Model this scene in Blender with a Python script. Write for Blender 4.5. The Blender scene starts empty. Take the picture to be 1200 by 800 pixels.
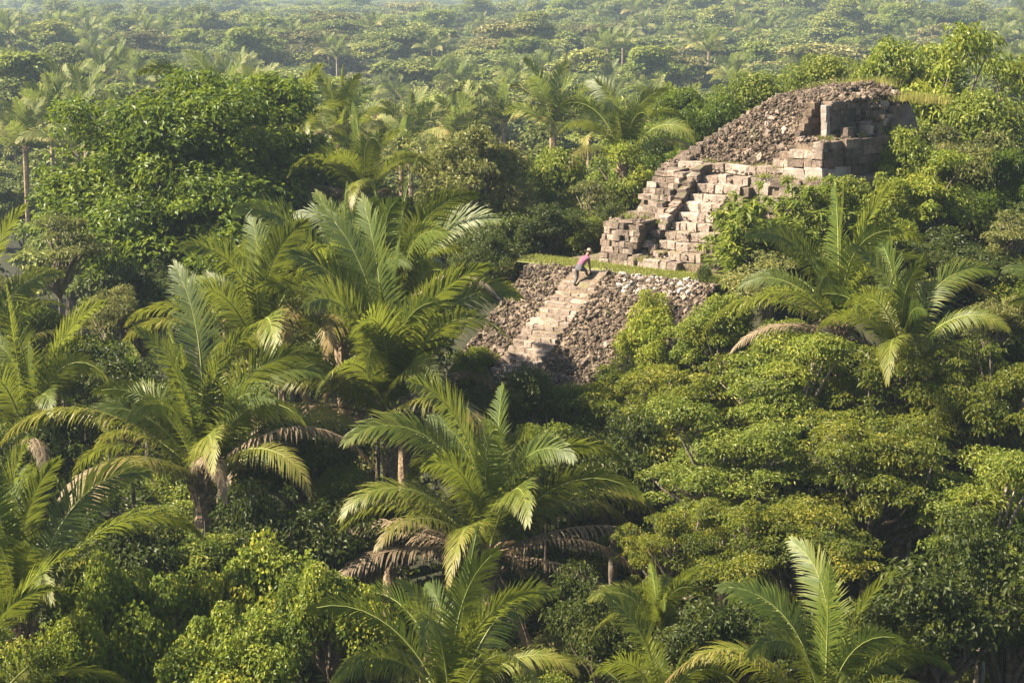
import bpy, bmesh, math, random
import numpy as np
from mathutils import Vector, Matrix, noise as mnoise

R = math.radians
sc = bpy.context.scene
COL = sc.collection

# ------------------------------------------------------------------ camera, sky, sun, exposure
F_PX = 2300.0                      # focal length in pixels of a 1200 px wide picture
PITCH = R(10.16)
CAM = np.array([0.0, 0.0, 30.0])
cam = bpy.data.cameras.new('camera')
cam.lens = 36.0 * F_PX / 1200.0
cam.sensor_width = 36.0
cam.clip_start = 0.5
cam.clip_end = 9000
cam_o = bpy.data.objects.new('camera', cam)
COL.objects.link(cam_o)
cam_o.location = CAM
cam_o.rotation_euler = (R(90) - PITCH, 0, 0)
sc.camera = cam_o

SUN_EL = R(41)
SUN_XY = Vector((-1.0, -0.10)).normalized()       # towards the sun, seen from above
world = bpy.data.worlds.new('World')
sc.world = world
world.use_nodes = True
wn = world.node_tree
wn.nodes.clear()
sky = wn.nodes.new('ShaderNodeTexSky')
sky.sky_type = 'NISHITA'
sky.sun_disc = False
sky.sun_elevation = SUN_EL
sky.sun_rotation = math.atan2(SUN_XY.x, SUN_XY.y)
sky.dust_density = 2.0
bg = wn.nodes.new('ShaderNodeBackground')
bg.inputs['Strength'].default_value = 0.05
wo = wn.nodes.new('ShaderNodeOutputWorld')
wn.links.new(sky.outputs[0], bg.inputs[0])
wn.links.new(bg.outputs[0], wo.inputs[0])

sun = bpy.data.lights.new('sun', 'SUN')
sun.energy = 5.0
sun.angle = R(0.5)
sun.color = (1.0, 0.88, 0.66)
sun_o = bpy.data.objects.new('sun', sun)
COL.objects.link(sun_o)
sd = Vector((SUN_XY.x * math.cos(SUN_EL), SUN_XY.y * math.cos(SUN_EL), math.sin(SUN_EL)))
sun_o.rotation_euler = sd.to_track_quat('Z', 'Y').to_euler()
sun_o.location = (-60, -10, 80)

sc.view_settings.view_transform = 'Standard'
sc.view_settings.look = 'None'
sc.view_settings.exposure = 2.15
sc.view_settings.gamma = 1.0
sc.render.engine = 'CYCLES'
cy = sc.cycles
cy.max_bounces = 6
cy.diffuse_bounces = 3
cy.glossy_bounces = 2
cy.transmission_bounces = 4
cy.transparent_max_bounces = 4
cy.volume_bounces = 1
cy.caustics_reflective = False
cy.caustics_refractive = False
cy.use_denoising = True
cy.sample_clamp_indirect = 4.0

# ------------------------------------------------------------------ placing helpers
def at(px, py, Y):
    """a point of the place that stands Y metres out along the view"""
    a = (px - 600) / F_PX
    b = (400 - py) / F_PX
    d = np.array([a, math.cos(PITCH) + b * math.sin(PITCH), -math.sin(PITCH) + b * math.cos(PITCH)])
    return CAM + d * (Y / d[1])

ORI = at(690, 318, 85.0)           # middle of the platform's front edge
TH = R(39)
EX = np.array([math.cos(TH), -math.sin(TH)])
AY = np.array([math.sin(TH), math.cos(TH)])

def to_local(x, y):
    dx = x - ORI[0]
    dy = y - ORI[1]
    return dx * EX[0] + dy * EX[1], dx * AY[0] + dy * AY[1]

def sstep(t):
    t = np.clip(t, 0, 1)
    return t * t * (3 - 2 * t)

def ground_z(x, y):
    x = np.asarray(x, dtype=float)
    y = np.asarray(y, dtype=float)
    n = 0.9 * np.sin(x * .13 + 1.0) * np.cos(y * .11) + 0.5 * np.sin(x * .31 + y * .23)
    far = sstep((y - 150) / 250)
    n = n * (1 - .4 * far) + far * (5.0 * np.sin(x * .011 + .8) * np.cos(y * .0083 + .4) + 2.6 * np.sin(x * .024 + y * .017))
    z = 5.0 + n
    z = z + far * 6.0 * sstep((-x - 30) / 180) * sstep((900 - y) / 500)
    z = z + sstep((y - 1300) / 900) * (38.0 + 3.0 * np.sin(x * .006 + 2.0) - 24.0 * sstep((x - 380) / 300))
    # the temple hill
    lx, ly = to_local(x, y)
    side = np.maximum(np.maximum(-5.0 - lx, lx - 14.0), 0)
    back = np.maximum(ly - 20.0, 0)
    front = np.maximum(0.6 - ly, 0)
    d = np.sqrt(side ** 2 + back ** 2)
    top = ORI[2] - 0.25
    hill = top - 0.62 * d - np.where(front < 7, 1.35 * front, 9.45 + .35 * (front - 7))
    z = np.maximum(z, hill)
    return z

def gz(x, y):
    return float(ground_z(x, y))

# ------------------------------------------------------------------ materials
def new_mat(name):
    m = bpy.data.materials.new(name)
    m.use_nodes = True
    nt = m.node_tree
    nt.nodes.clear()
    out = nt.nodes.new('ShaderNodeOutputMaterial')
    return m, nt, out

def nd(nt, typ, **kw):
    n = nt.nodes.new(typ)
    for k, v in kw.items():
        setattr(n, k, v)
    return n

def ramp(nt, stops, interp='LINEAR'):
    n = nt.nodes.new('ShaderNodeValToRGB')
    cr = n.color_ramp
    cr.interpolation = interp
    while len(cr.elements) < len(stops):
        cr.elements.new(0.5)
    for e, (p, c) in zip(cr.elements, stops):
        e.position = p
        e.color = (*c, 1)
    return n

def leaf_mat(name, cols, trans=(0.30, 0.36, 0.06), tfac=0.30, rough=0.42, spec=0.5, hue=0.5, mid=None):
    """leaf: colour by a per-leaf value 'v' and by the tree; thin, lets some light through"""
    m, nt, out = new_mat(name)
    L = nt.links
    av = nd(nt, 'ShaderNodeAttribute', attribute_name='v')
    oi = nd(nt, 'ShaderNodeObjectInfo')
    n = len(cols)
    cr = ramp(nt, [(i / (n - 1), c) for i, c in enumerate(cols)])
    mx = nd(nt, 'ShaderNodeMath', operation='MULTIPLY_ADD')
    mx.inputs[1].default_value = 0.30 * hue
    sb = nd(nt, 'ShaderNodeMath', operation='SUBTRACT')
    sb.inputs[1].default_value = 0.5
    L.new(oi.outputs['Random'], sb.inputs[0])
    L.new(sb.outputs[0], mx.inputs[0])
    L.new(av.outputs['Fac'], mx.inputs[2])
    L.new(mx.outputs[0], cr.inputs[0])
    hs = nd(nt, 'ShaderNodeHueSaturation')
    ma = nd(nt, 'ShaderNodeMath', operation='MULTIPLY_ADD')
    ma.inputs[1].default_value = 0.35 * hue
    ma.inputs[2].default_value = 1.0 - 0.17 * hue
    L.new(oi.outputs['Random'], ma.inputs[0])
    L.new(ma.outputs[0], hs.inputs['Value'])
    L.new(cr.outputs[0], hs.inputs['Color'])
    p = nd(nt, 'ShaderNodeBsdfPrincipled')
    p.inputs['Roughness'].default_value = rough
    p.inputs['Specular IOR Level'].default_value = spec
    L.new(hs.outputs[0], p.inputs['Base Color'])
    t = nd(nt, 'ShaderNodeBsdfTranslucent')
    tm = nd(nt, 'ShaderNodeMix', data_type='RGBA', blend_type='MIX')
    tm.inputs[0].default_value = 0.55
    tm.inputs[7].default_value = (*trans, 1)
    L.new(hs.outputs[0], tm.inputs[6])
    L.new(tm.outputs[2], t.inputs['Color'])
    ms = nd(nt, 'ShaderNodeMixShader')
    ms.inputs[0].default_value = tfac
    L.new(p.outputs[0], ms.inputs[1])
    L.new(t.outputs[0], ms.inputs[2])
    L.new(ms.outputs[0], out.inputs['Surface'])
    return m

def rough_mat(name, stops, scale=2.0, detail=6, rough=0.9, bump=0.3, bscale=12.0, fine=None, rnd=0.0, moss=None, stain=0.0):
    m, nt, out = new_mat(name)
    L = nt.links
    g = nd(nt, 'ShaderNodeNewGeometry')
    n1 = nd(nt, 'ShaderNodeTexNoise')
    n1.inputs['Scale'].default_value = scale
    n1.inputs['Detail'].default_value = detail
    n1.inputs['Roughness'].default_value = 0.65
    L.new(g.outputs['Position'], n1.inputs['Vector'])
    nf_ = nd(nt, 'ShaderNodeTexNoise')
    nf_.inputs['Scale'].default_value = scale * 5.5
    nf_.inputs['Detail'].default_value = 4
    L.new(g.outputs['Position'], nf_.inputs['Vector'])
    mf = nd(nt, 'ShaderNodeMix', data_type='FLOAT')
    mf.inputs[0].default_value = 0.45
    L.new(n1.outputs['Fac'], mf.inputs[2])
    L.new(nf_.outputs['Fac'], mf.inputs[3])
    st_ = nd(nt, 'ShaderNodeMapRange')
    st_.inputs[1].default_value = 0.22
    st_.inputs[2].default_value = 0.78
    L.new(mf.outputs[0], st_.inputs[0])
    fac = st_.outputs[0]
    if rnd:
        av = nd(nt, 'ShaderNodeAttribute', attribute_name='v')
        oi = nd(nt, 'ShaderNodeObjectInfo')
        ad = nd(nt, 'ShaderNodeMath', operation='ADD')
        L.new(av.outputs['Fac'], ad.inputs[0])
        L.new(oi.outputs['Random'], ad.inputs[1])
        fr = nd(nt, 'ShaderNodeMath', operation='FRACT')
        L.new(ad.outputs[0], fr.inputs[0])
        sb = nd(nt, 'ShaderNodeMath', operation='SUBTRACT')
        sb.inputs[1].default_value = 0.5
        L.new(fr.outputs[0], sb.inputs[0])
        ma = nd(nt, 'ShaderNodeMath', operation='MULTIPLY_ADD')
        ma.inputs[1].default_value = rnd
        L.new(sb.outputs[0], ma.inputs[0])
        L.new(fac, ma.inputs[2])
        fac = ma.outputs[0]
    cr = ramp(nt, stops)
    L.new(fac, cr.inputs[0])
    colr = cr.outputs[0]
    if stain:
        n4 = nd(nt, 'ShaderNodeTexNoise')
        n4.inputs['Scale'].default_value = 0.9
        n4.inputs['Detail'].default_value = 6
        n4.inputs['Roughness'].default_value = 0.7
        L.new(g.outputs['Position'], n4.inputs['Vector'])
        m4 = nd(nt, 'ShaderNodeMapRange')
        m4.inputs[1].default_value = 0.42
        m4.inputs[2].default_value = 0.62
        m4.inputs[4].default_value = stain
        L.new(n4.outputs['Fac'], m4.inputs[0])
        ms_ = nd(nt, 'ShaderNodeMix', data_type='RGBA')
        ms_.inputs[7].default_value = (.040, .034, .028, 1)
        L.new(m4.outputs[0], ms_.inputs[0])
        L.new(colr, ms_.inputs[6])
        colr = ms_.outputs[2]
    if moss:
        n3 = nd(nt, 'ShaderNodeTexNoise')
        n3.inputs['Scale'].default_value = 1.1
        n3.inputs['Detail'].default_value = 5
        L.new(g.outputs['Position'], n3.inputs['Vector'])
        sx = nd(nt, 'ShaderNodeSeparateXYZ')
        L.new(g.outputs['Normal'], sx.inputs[0])
        mm = nd(nt, 'ShaderNodeMath', operation='MULTIPLY')
        L.new(n3.outputs['Fac'], mm.inputs[0])
        mr = nd(nt, 'ShaderNodeMapRange')
        mr.inputs[1].default_value = 0.2
        mr.inputs[2].default_value = 0.9
        mr.inputs[3].default_value = 0.75
        mr.inputs[4].default_value = 1.0
        L.new(sx.outputs[2], mr.inputs[0])
        L.new(mr.outputs[0], mm.inputs[1])
        m2 = nd(nt, 'ShaderNodeMapRange')
        m2.inputs[1].default_value = moss[1]
        m2.inputs[2].default_value = moss[1] + 0.12
        L.new(mm.outputs[0], m2.inputs[0])
        mc = nd(nt, 'ShaderNodeMix', data_type='RGBA')
        mc.inputs[7].default_value = (*moss[0], 1)
        L.new(m2.outputs[0], mc.inputs[0])
        L.new(colr, mc.inputs[6])
        colr = mc.outputs[2]
    p = nd(nt, 'ShaderNodeBsdfPrincipled')
    p.inputs['Roughness'].default_value = rough
    p.inputs['Specular IOR Level'].default_value = 0.25
    L.new(colr, p.inputs['Base Color'])
    n2 = nd(nt, 'ShaderNodeTexNoise')
    n2.inputs['Scale'].default_value = bscale
    n2.inputs['Detail'].default_value = 5
    L.new(g.outputs['Position'], n2.inputs['Vector'])
    b = nd(nt, 'ShaderNodeBump')
    b.inputs['Strength'].default_value = bump
    b.inputs['Distance'].default_value = 0.06
    L.new(n2.outputs['Fac'], b.inputs['Height'])
    L.new(b.outputs[0], p.inputs['Normal'])
    L.new(p.outputs[0], out.inputs['Surface'])
    return m

M = {}
M['block'] = rough_mat('weathered limestone block', [(0.15, (0.041, 0.030, 0.023)), (0.38, (0.119, 0.086, 0.068)), (0.58, (0.193, 0.146, 0.119)), (0.80, (0.328, 0.267, 0.226))],
                       scale=3.2, rnd=.42, bump=.8, bscale=9, stain=.62, moss=((0.086, 0.082, 0.029), .50))
M['stair'] = rough_mat('worn stair limestone', [(0.15, (0.086, 0.061, 0.048)), (0.40, (0.184, 0.141, 0.115)), (0.62, (0.271, 0.217, 0.182)), (0.82, (0.369, 0.312, 0.271))],
                       scale=3.5, rnd=.32, bump=.8, bscale=9, stain=.35, moss=((0.123, 0.102, 0.049), .54))
M['dark_block'] = rough_mat('shade darkened lichen limestone', [(0.2, (0.036, 0.025, 0.018)), (0.45, (0.092, 0.064, 0.046)), (0.65, (0.152, 0.108, 0.079)), (0.85, (0.264, 0.202, 0.155))],  # stained stone, base tone lowered to carry the shade of right-facing walls
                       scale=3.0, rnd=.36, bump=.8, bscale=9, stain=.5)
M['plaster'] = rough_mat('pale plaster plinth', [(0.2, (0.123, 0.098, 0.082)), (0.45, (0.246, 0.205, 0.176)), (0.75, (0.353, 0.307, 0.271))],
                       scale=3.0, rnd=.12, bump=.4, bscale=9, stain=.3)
M['rubble'] = rough_mat('rubble stone', [(0.05, (0.020, 0.013, 0.009)), (0.36, (0.059, 0.041, 0.028)), (0.62, (0.108, 0.077, 0.055)), (0.95, (0.234, 0.184, 0.144))],
                       scale=2.0, rnd=.70, bump=.4, bscale=14, stain=.35, moss=((0.077, 0.070, 0.025), .55))
M['white_rubble'] = rough_mat('pale rubble stone', [(0.15, (0.139, 0.115, 0.098)), (0.5, (0.295, 0.262, 0.234)), (0.85, (0.426, 0.389, 0.353))],
                       scale=2.0, rnd=.6, bump=.4, bscale=14)
M['earth'] = rough_mat('brown earth and mortar', [(0.3, (0.056, 0.041, 0.028)), (0.55, (0.125, 0.092, 0.066)), (0.75, (0.198, 0.155, 0.115))],
                       scale=2.2, bump=.6, bscale=10, moss=((0.107, 0.111, 0.037), .57))
M['dirt'] = rough_mat('dry grass and dirt', [(0.3, (.11, .12, .035)), (0.5, (.17, .17, .06)), (0.7, (.27, .22, .13))], scale=1.4, bump=.4)
M['forest_floor'] = rough_mat('forest floor', [(0.3, (.010, .011, .005)), (0.55, (.018, .019, .008)), (0.75, (.032, .028, .015))], scale=.6, bump=.6, bscale=4)
M['bark'] = rough_mat('grey brown bark', [(0.3, (.05, .036, .025)), (0.55, (.11, .085, .063)), (0.75, (.19, .155, .12))], scale=3, bump=.6, bscale=8)
M['pale_bark'] = rough_mat('pale bark', [(0.3, (.11, .085, .06)), (0.55, (.21, .17, .13)), (0.75, (.34, .29, .24))], scale=3, bump=.4, bscale=8)
M['palm_trunk'] = rough_mat('palm trunk with old leaf bases', [(0.3, (.075, .05, .032)), (0.52, (.20, .14, .09)), (0.72, (.40, .31, .21))], scale=4, bump=.9, bscale=7)

M['leaf_glossy'] = leaf_mat('glossy dark leaf', [(0.015, 0.029, 0.006), (0.033, 0.058, 0.008), (0.075, 0.112, 0.011), (0.156, 0.190, 0.018)], trans=(.32, .40, .03), tfac=.32, rough=.45, spec=.2)
M['leaf_medium'] = leaf_mat('mid green leaf', [(0.046, 0.069, 0.010), (0.095, 0.124, 0.014), (0.154, 0.172, 0.021), (0.237, 0.225, 0.029)], trans=(.32, .42, .05), tfac=.32, spec=.25, rough=.5)
M['leaf_olive'] = leaf_mat('olive leaf', [(0.058, 0.067, 0.018), (0.109, 0.118, 0.030), (0.160, 0.157, 0.042), (0.230, 0.202, 0.060)], trans=(.30, .34, .07), tfac=.28, spec=.25, rough=.5)
M['leaf_fine'] = leaf_mat('small feathery leaf', [(0.025, 0.040, 0.006), (0.066, 0.084, 0.009), (0.119, 0.127, 0.012), (0.215, 0.183, 0.019)], trans=(.36, .42, .04), tfac=.34, spec=.25, rough=.5)
M['leaf_yellow'] = leaf_mat('yellow green leaf', [(0.070, 0.101, 0.012), (0.134, 0.174, 0.018), (0.211, 0.230, 0.026), (0.294, 0.280, 0.040)], trans=(.46, .50, .05), tfac=.36, spec=.25, rough=.5)
M['leaf_vine'] = leaf_mat('vine leaf', [(0.038, 0.069, 0.009), (0.099, 0.136, 0.015), (0.183, 0.205, 0.021), (0.319, 0.273, 0.033)], trans=(.40, .46, .05), tfac=.30, spec=.25, rough=.5)
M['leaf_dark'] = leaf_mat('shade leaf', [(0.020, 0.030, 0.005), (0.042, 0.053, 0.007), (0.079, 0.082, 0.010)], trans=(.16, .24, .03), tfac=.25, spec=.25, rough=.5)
M['leaf_far'] = leaf_mat('canopy leaf', [(0.046, 0.067, 0.014), (0.089, 0.114, 0.023), (0.138, 0.156, 0.031), (0.203, 0.203, 0.045)], trans=(.24, .28, .06), tfac=.24, rough=.6, spec=.22, hue=1.5)
M['leaf_far_dry'] = leaf_mat('dry canopy leaf', [(0.062, 0.065, 0.021), (0.107, 0.107, 0.032), (0.146, 0.139, 0.043), (0.192, 0.174, 0.061)], trans=(.26, .24, .08), tfac=.2, rough=.6, spec=.22, hue=1.5)
M['leaf_far_bright'] = leaf_mat('bright canopy leaf', [(0.055, 0.086, 0.014), (0.099, 0.135, 0.021), (0.143, 0.173, 0.028), (0.209, 0.216, 0.041)], trans=(.34, .40, .06), tfac=.3, rough=.6, spec=.22, hue=1.2)
M['frond'] = leaf_mat('palm leaflet', [(0.032, 0.052, 0.008), (0.059, 0.085, 0.011), (0.103, 0.118, 0.013), (0.151, 0.135, 0.027), (0.205, 0.145, 0.063)], trans=(.32, .36, .04), tfac=.34, rough=.48, spec=.28, hue=.8)
M['frond_far'] = leaf_mat('far palm leaflet', [(0.036, 0.061, 0.014), (0.067, 0.093, 0.020), (0.122, 0.128, 0.027), (0.207, 0.167, 0.045), (0.316, 0.207, 0.099)], trans=(.30, .38, .07), tfac=.3, rough=.6, spec=.22, hue=.5)
M['frond_dead'] = leaf_mat('dead palm leaflet', [(0.082, 0.056, 0.034), (0.156, 0.116, 0.073), (0.254, 0.202, 0.133), (0.344, 0.284, 0.189)], trans=(.30, .20, .10), tfac=.2, rough=.7, spec=.22)
M['midrib'] = leaf_mat('palm midrib', [(0.170, 0.190, 0.050), (0.260, 0.260, 0.080), (0.340, 0.310, 0.130)], trans=(.3, .3, .08), tfac=.0, spec=.25, rough=.5)
M['midrib_dead'] = leaf_mat('dry midrib', [(0.160, 0.110, 0.070), (0.260, 0.190, 0.120), (0.360, 0.280, 0.190)], tfac=.0, spec=.25, rough=.7)
M['grass'] = leaf_mat('grass blade', [(0.077, 0.106, 0.018), (0.128, 0.157, 0.026), (0.205, 0.202, 0.040), (0.333, 0.258, 0.080)], trans=(.36, .38, .08), tfac=.3, spec=.25, rough=.5)
M['dry_grass'] = leaf_mat('tall dry grass blade', [(0.166, 0.168, 0.035), (0.256, 0.235, 0.050), (0.358, 0.291, 0.090)], trans=(.40, .38, .12), tfac=.3, spec=.25, rough=.5)

def plain(name, c, rough=.8, var=.25, scale=20):
    return rough_mat(name, [(0.3, tuple(x * (1 - var) for x in c)), (0.7, tuple(min(1, x * (1 + var)) for x in c))], scale=scale, bump=.2, rough=rough, bscale=30)
M['shirt'] = plain('pink purple shirt', (.17, .065, .105))
M['trousers'] = plain('grey trousers', (.075, .07, .08))
M['skin'] = plain('skin', (.25, .13, .08), .6, .1)
M['shoe'] = plain('dark boots', (.025, .02, .02), .6)
M['straw'] = plain('straw hat', (.30, .23, .16))
M['bucket'] = plain('dark rubber', (.035, .03, .03), .6)
M['hair'] = plain('dark hair', (.02, .015, .012))

# ------------------------------------------------------------------ mesh helpers
def mesh_np(name, verts, faces, mats, v=None, smooth=False, midx=None):
    """faces: int array (n,3) or (n,4)"""
    verts = np.asarray(verts, dtype=np.float32)
    faces = np.asarray(faces, dtype=np.int32)
    me = bpy.data.meshes.new(name)
    k = faces.shape[1]
    nf = len(faces)
    me.vertices.add(len(verts))
    me.vertices.foreach_set('co', verts.ravel())
    me.loops.add(nf * k)
    me.loops.foreach_set('vertex_index', faces.ravel())
    me.polygons.add(nf)
    me.polygons.foreach_set('loop_start', np.arange(0, nf * k, k, dtype=np.int32))
    me.polygons.foreach_set('loop_total', np.full(nf, k, dtype=np.int32))
    for m in (mats if isinstance(mats, (list, tuple)) else [mats]):
        me.materials.append(M[m])
    if midx is not None:
        me.polygons.foreach_set('material_index', np.asarray(midx, dtype=np.int32))
    me.polygons.foreach_set('use_smooth', np.full(nf, smooth, dtype=bool))
    if v is not None:
        a = me.attributes.new('v', 'FLOAT', 'FACE')
        a.data.foreach_set('value', np.asarray(v, dtype=np.float32))
    me.update()
    me.validate()
    return me

def link(name, me, parent=None, loc=(0, 0, 0), rot=(0, 0, 0), scale=(1, 1, 1)):
    o = bpy.data.objects.new(name, me)
    COL.objects.link(o)
    o.parent = parent
    o.location = [float(c) for c in loc]
    o.rotation_euler = rot
    o.scale = scale
    return o

def tag(o, label=None, cat=None, group=None, kind=None):
    if label: o['label'] = label
    if cat: o['category'] = cat
    if group: o['group'] = group
    if kind: o['kind'] = kind
    return o

class MB:
    """collects shapes into one mesh"""
    def __init__(s):
        s.v = []
        s.f = []
        s.m = []
    def add(s, vs, fs, mi=0):
        b = len(s.v)
        s.v += [tuple(map(float, p)) for p in vs]
        s.f += [tuple(b + i for i in f) for f in fs]
        s.m += [mi] * len(fs)
    def box(s, x0, x1, y0, y1, z0, z1, mi=0, inset=0.0):
        t = inset
        s.add([(x0, y0, z0), (x1, y0, z0), (x1, y1, z0), (x0, y1, z0), (x0 + t, y0 + t, z1), (x1 - t, y0 + t, z1), (x1 - t, y1, z1), (x0 + t, y1, z1)],
              [(3, 2, 1, 0), (4, 5, 6, 7), (0, 1, 5, 4), (1, 2, 6, 5), (2, 3, 7, 6), (3, 0, 4, 7)], mi)
    def prism(s, poly, x0, x1, mi=0):
        n = len(poly)
        vs = [(x0, y, z) for y, z in poly] + [(x1, y, z) for y, z in poly]
        fs = [tuple(range(n)), tuple(range(2 * n - 1, n - 1, -1))]
        fs += [(i, i + n, (i + 1) % n + n, (i + 1) % n) for i in range(n)]
        s.add(vs, fs, mi)
    def tube(s, pts, rad, sides=6, mi=0, cap=True):
        pts = [Vector(p) for p in pts]
        n = len(pts)
        vs = []
        up = Vector((0.13, 0.21, 0.97))
        for i, p in enumerate(pts):
            t = (pts[min(i + 1, n - 1)] - pts[max(i - 1, 0)]).normalized()
            a = t.cross(up)
            if a.length < 1e-3:
                a = t.cross(Vector((1, 0, 0)))
            a.normalize()
            b = t.cross(a)
            for k in range(sides):
                an = 2 * math.pi * k / sides
                vs.append(p + (a * math.cos(an) + b * math.sin(an)) * rad[i])
        fs = []
        for i in range(n - 1):
            for k in range(sides):
                k2 = (k + 1) % sides
                fs.append((i * sides + k, (i + 1) * sides + k, (i + 1) * sides + k2, i * sides + k2))
        if cap:
            fs.append(tuple(range(sides)))
            fs.append(tuple((n - 1) * sides + k for k in range(sides - 1, -1, -1)))
        s.add(vs, fs, mi)
    def lathe(s, prof, sides=16, mi=0, c=(0, 0, 0)):
        vs = [(c[0] + r * math.cos(2 * math.pi * k / sides), c[1] + r * math.sin(2 * math.pi * k / sides), c[2] + z) for r, z in prof for k in range(sides)]
        fs = [(i * sides + k, i * sides + (k + 1) % sides, (i + 1) * sides + (k + 1) % sides, (i + 1) * sides + k) for i in range(len(prof) - 1) for k in range(sides)]
        s.add(vs, fs, mi)
    def mesh(s, name, mats, smooth=False):
        me = bpy.data.meshes.new(name)
        me.from_pydata(s.v, [], s.f)
        for m in (mats if isinstance(mats, (list, tuple)) else [mats]):
            me.materials.append(M[m])
        me.polygons.foreach_set('material_index', s.m)
        me.polygons.foreach_set('use_smooth', [smooth] * len(s.f))
        bm = bmesh.new()
        bm.from_mesh(me)
        bmesh.ops.recalc_face_normals(bm, faces=bm.faces)
        bm.to_mesh(me)
        bm.free()
        return me

def rough_up(me, amp, scale, cuts=0, seed=0.0):
    """subdivide a mesh and push its vertices about with noise, so that a mass of masonry has no ruled edges"""
    bm = bmesh.new()
    bm.from_mesh(me)
    bmesh.ops.triangulate(bm, faces=[f for f in bm.faces if len(f.verts) > 4])
    for _ in range(cuts):
        bmesh.ops.subdivide_edges(bm, edges=bm.edges, cuts=1, use_grid_fill=True)
    for v in bm.verts:
        v.co += mnoise.noise_vector(v.co * scale + Vector((seed, seed * 1.7, seed * .3))) * amp
    bm.to_mesh(me)
    bm.free()
    me.update()
    return me

# ------------------------------------------------------------------ the ground
def axis(a, b, lo, hi, fine, grow):
    """positions fine between a and b, growing outside"""
    xs = list(np.arange(a, b + .01, fine))
    st = fine
    x = a
    left = []
    while x > lo:
        st *= grow
        x -= st
        left.append(x)
    st = fine
    x = xs[-1]
    right = []
    while x < hi:
        st *= grow
        x += st
        right.append(x)
    return np.array(left[::-1] + xs + right)

gx = axis(-40, 50, -2600, 2600, 1.5, 1.12)
gy = axis(20, 140, -400, 3200, 1.5, 1.06)
GX, GY = np.meshgrid(gx, gy)
GZ = ground_z(GX, GY)
nx, ny = len(gx), len(gy)
idx = np.arange(nx * ny).reshape(ny, nx)
q = np.stack([idx[:-1, :-1], idx[:-1, 1:], idx[1:, 1:], idx[1:, :-1]], -1).reshape(-1, 4)
ground = link('ground', mesh_np('ground', np.stack([GX, GY, GZ], -1).reshape(-1, 3), q, 'forest_floor', smooth=True))
tag(ground, kind='structure')

# ------------------------------------------------------------------ the temple ruin
rng = np.random.default_rng(11)
random.seed(5)
temple = tag(link('temple_ruin', None, loc=ORI, rot=(0, 0, -TH)),
             'weathered stone step pyramid with staircase and rubble slopes rising out of the jungle', 'pyramid')

def block_mesh(name, seed, mat):
    r = random.Random(seed)
    bm = bmesh.new()
    bmesh.ops.create_cube(bm, size=1.0)
    bmesh.ops.bevel(bm, geom=bm.edges[:] + bm.verts[:], offset=0.06, segments=1, affect='EDGES', profile=.5)
    for v in bm.verts:
        v.co += Vector((r.uniform(-1, 1), r.uniform(-1, 1), r.uniform(-1, 1))) * 0.055
    bmesh.ops.triangulate(bm, faces=[f for f in bm.faces if len(f.verts) > 4])
    me = bpy.data.meshes.new(name)
    bm.to_mesh(me)
    bm.free()
    me.materials.append(M[mat])
    return me

BLK = {k: [block_mesh('stone_' + k, i + 31 * j, k) for i in range(7)] for j, k in enumerate(['block', 'stair', 'dark_block', 'plaster'])}

def stone(parent, kind, c, size, rot=(0, 0, 0), jit=.03):
    o = link('stone', random.choice(BLK[kind]), parent, c,
             (rot[0] + random.uniform(-jit, jit), rot[1] + random.uniform(-jit, jit), rot[2] + random.uniform(-jit, jit)), size)
    return o

def course(parent, kind, x0, x1, y, z, h, depth, w=.45, jit=.02, axis='x', dev=.04, loss=.05):
    """a row of blocks; y is the front face (axis x) or x is the outer face (axis y)"""
    p = x0
    while p < x1 - .08:
        ww = min(w * random.choice((.55, .75, .9, 1.0, 1.2, 1.5, 1.9)), x1 - p)
        if x1 - p - ww < .15:
            ww = x1 - p
        if loss and random.random() < loss:
            p += ww
            continue
        d = depth * random.uniform(.9, 1.15)
        off = random.uniform(-dev, dev)
        hh = h * random.uniform(.84, 1.08)
        if axis == 'x':
            stone(parent, kind, (p + ww / 2, y + off + d / 2, z + hh / 2), (ww * 1.03, d, hh * 1.05), jit=jit)
        else:
            stone(parent, kind, (y + off - d / 2, p + ww / 2, z + hh / 2), (d, ww * 1.03, hh * 1.05), jit=jit)
        p += ww

def part(name, mb, mat, parent=temple, rough=0, scale=1.0, cuts=0, label=None):
    me = mb.mesh(name, mat)
    if rough:
        rough_up(me, rough, scale, cuts)
    o = link(name, me, parent)
    if label:
        o['label'] = label
    return o

# -- rubble
def rock_variants(n, seed):
    out = []
    for i in range(n):
        r = np.random.default_rng(seed + i)
        bm = bmesh.new()
        bmesh.ops.create_icosphere(bm, subdivisions=1, radius=.5)
        vs = np.array([v.co[:] for v in bm.verts])
        fs = np.array([[v.index for v in f.verts] for f in bm.faces])
        bm.free()
        vs = vs * r.uniform(.72, 1.22, (len(vs), 1)) * np.array([1, .85, .75])
        out.append((vs, fs))
    return out
ROCKS = rock_variants(8, 77)

def rubble_mesh(name, pts, sizes, mat, rg):
    V, Fc, A = [], [], []
    base = 0
    n = len(pts)
    for i in range(n):
        vs, fs = ROCKS[int(rg.integers(len(ROCKS)))]
        q = Matrix.Rotation(rg.uniform(0, 6.28), 3, 'Z') @ Matrix.Rotation(rg.uniform(-.6, .6), 3, 'X') @ Matrix.Rotation(rg.uniform(-.6, .6), 3, 'Y')
        v = (vs * (sizes[i] * rg.uniform(.75, 1.25, 3))) @ np.array(q).T + pts[i]
        V.append(v)
        Fc.append(fs + base)
        A.append(np.full(len(fs), rg.uniform()))
        base += len(vs)
    return mesh_np(name, np.concatenate(V), np.concatenate(Fc), mat, v=np.concatenate(A))

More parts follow.
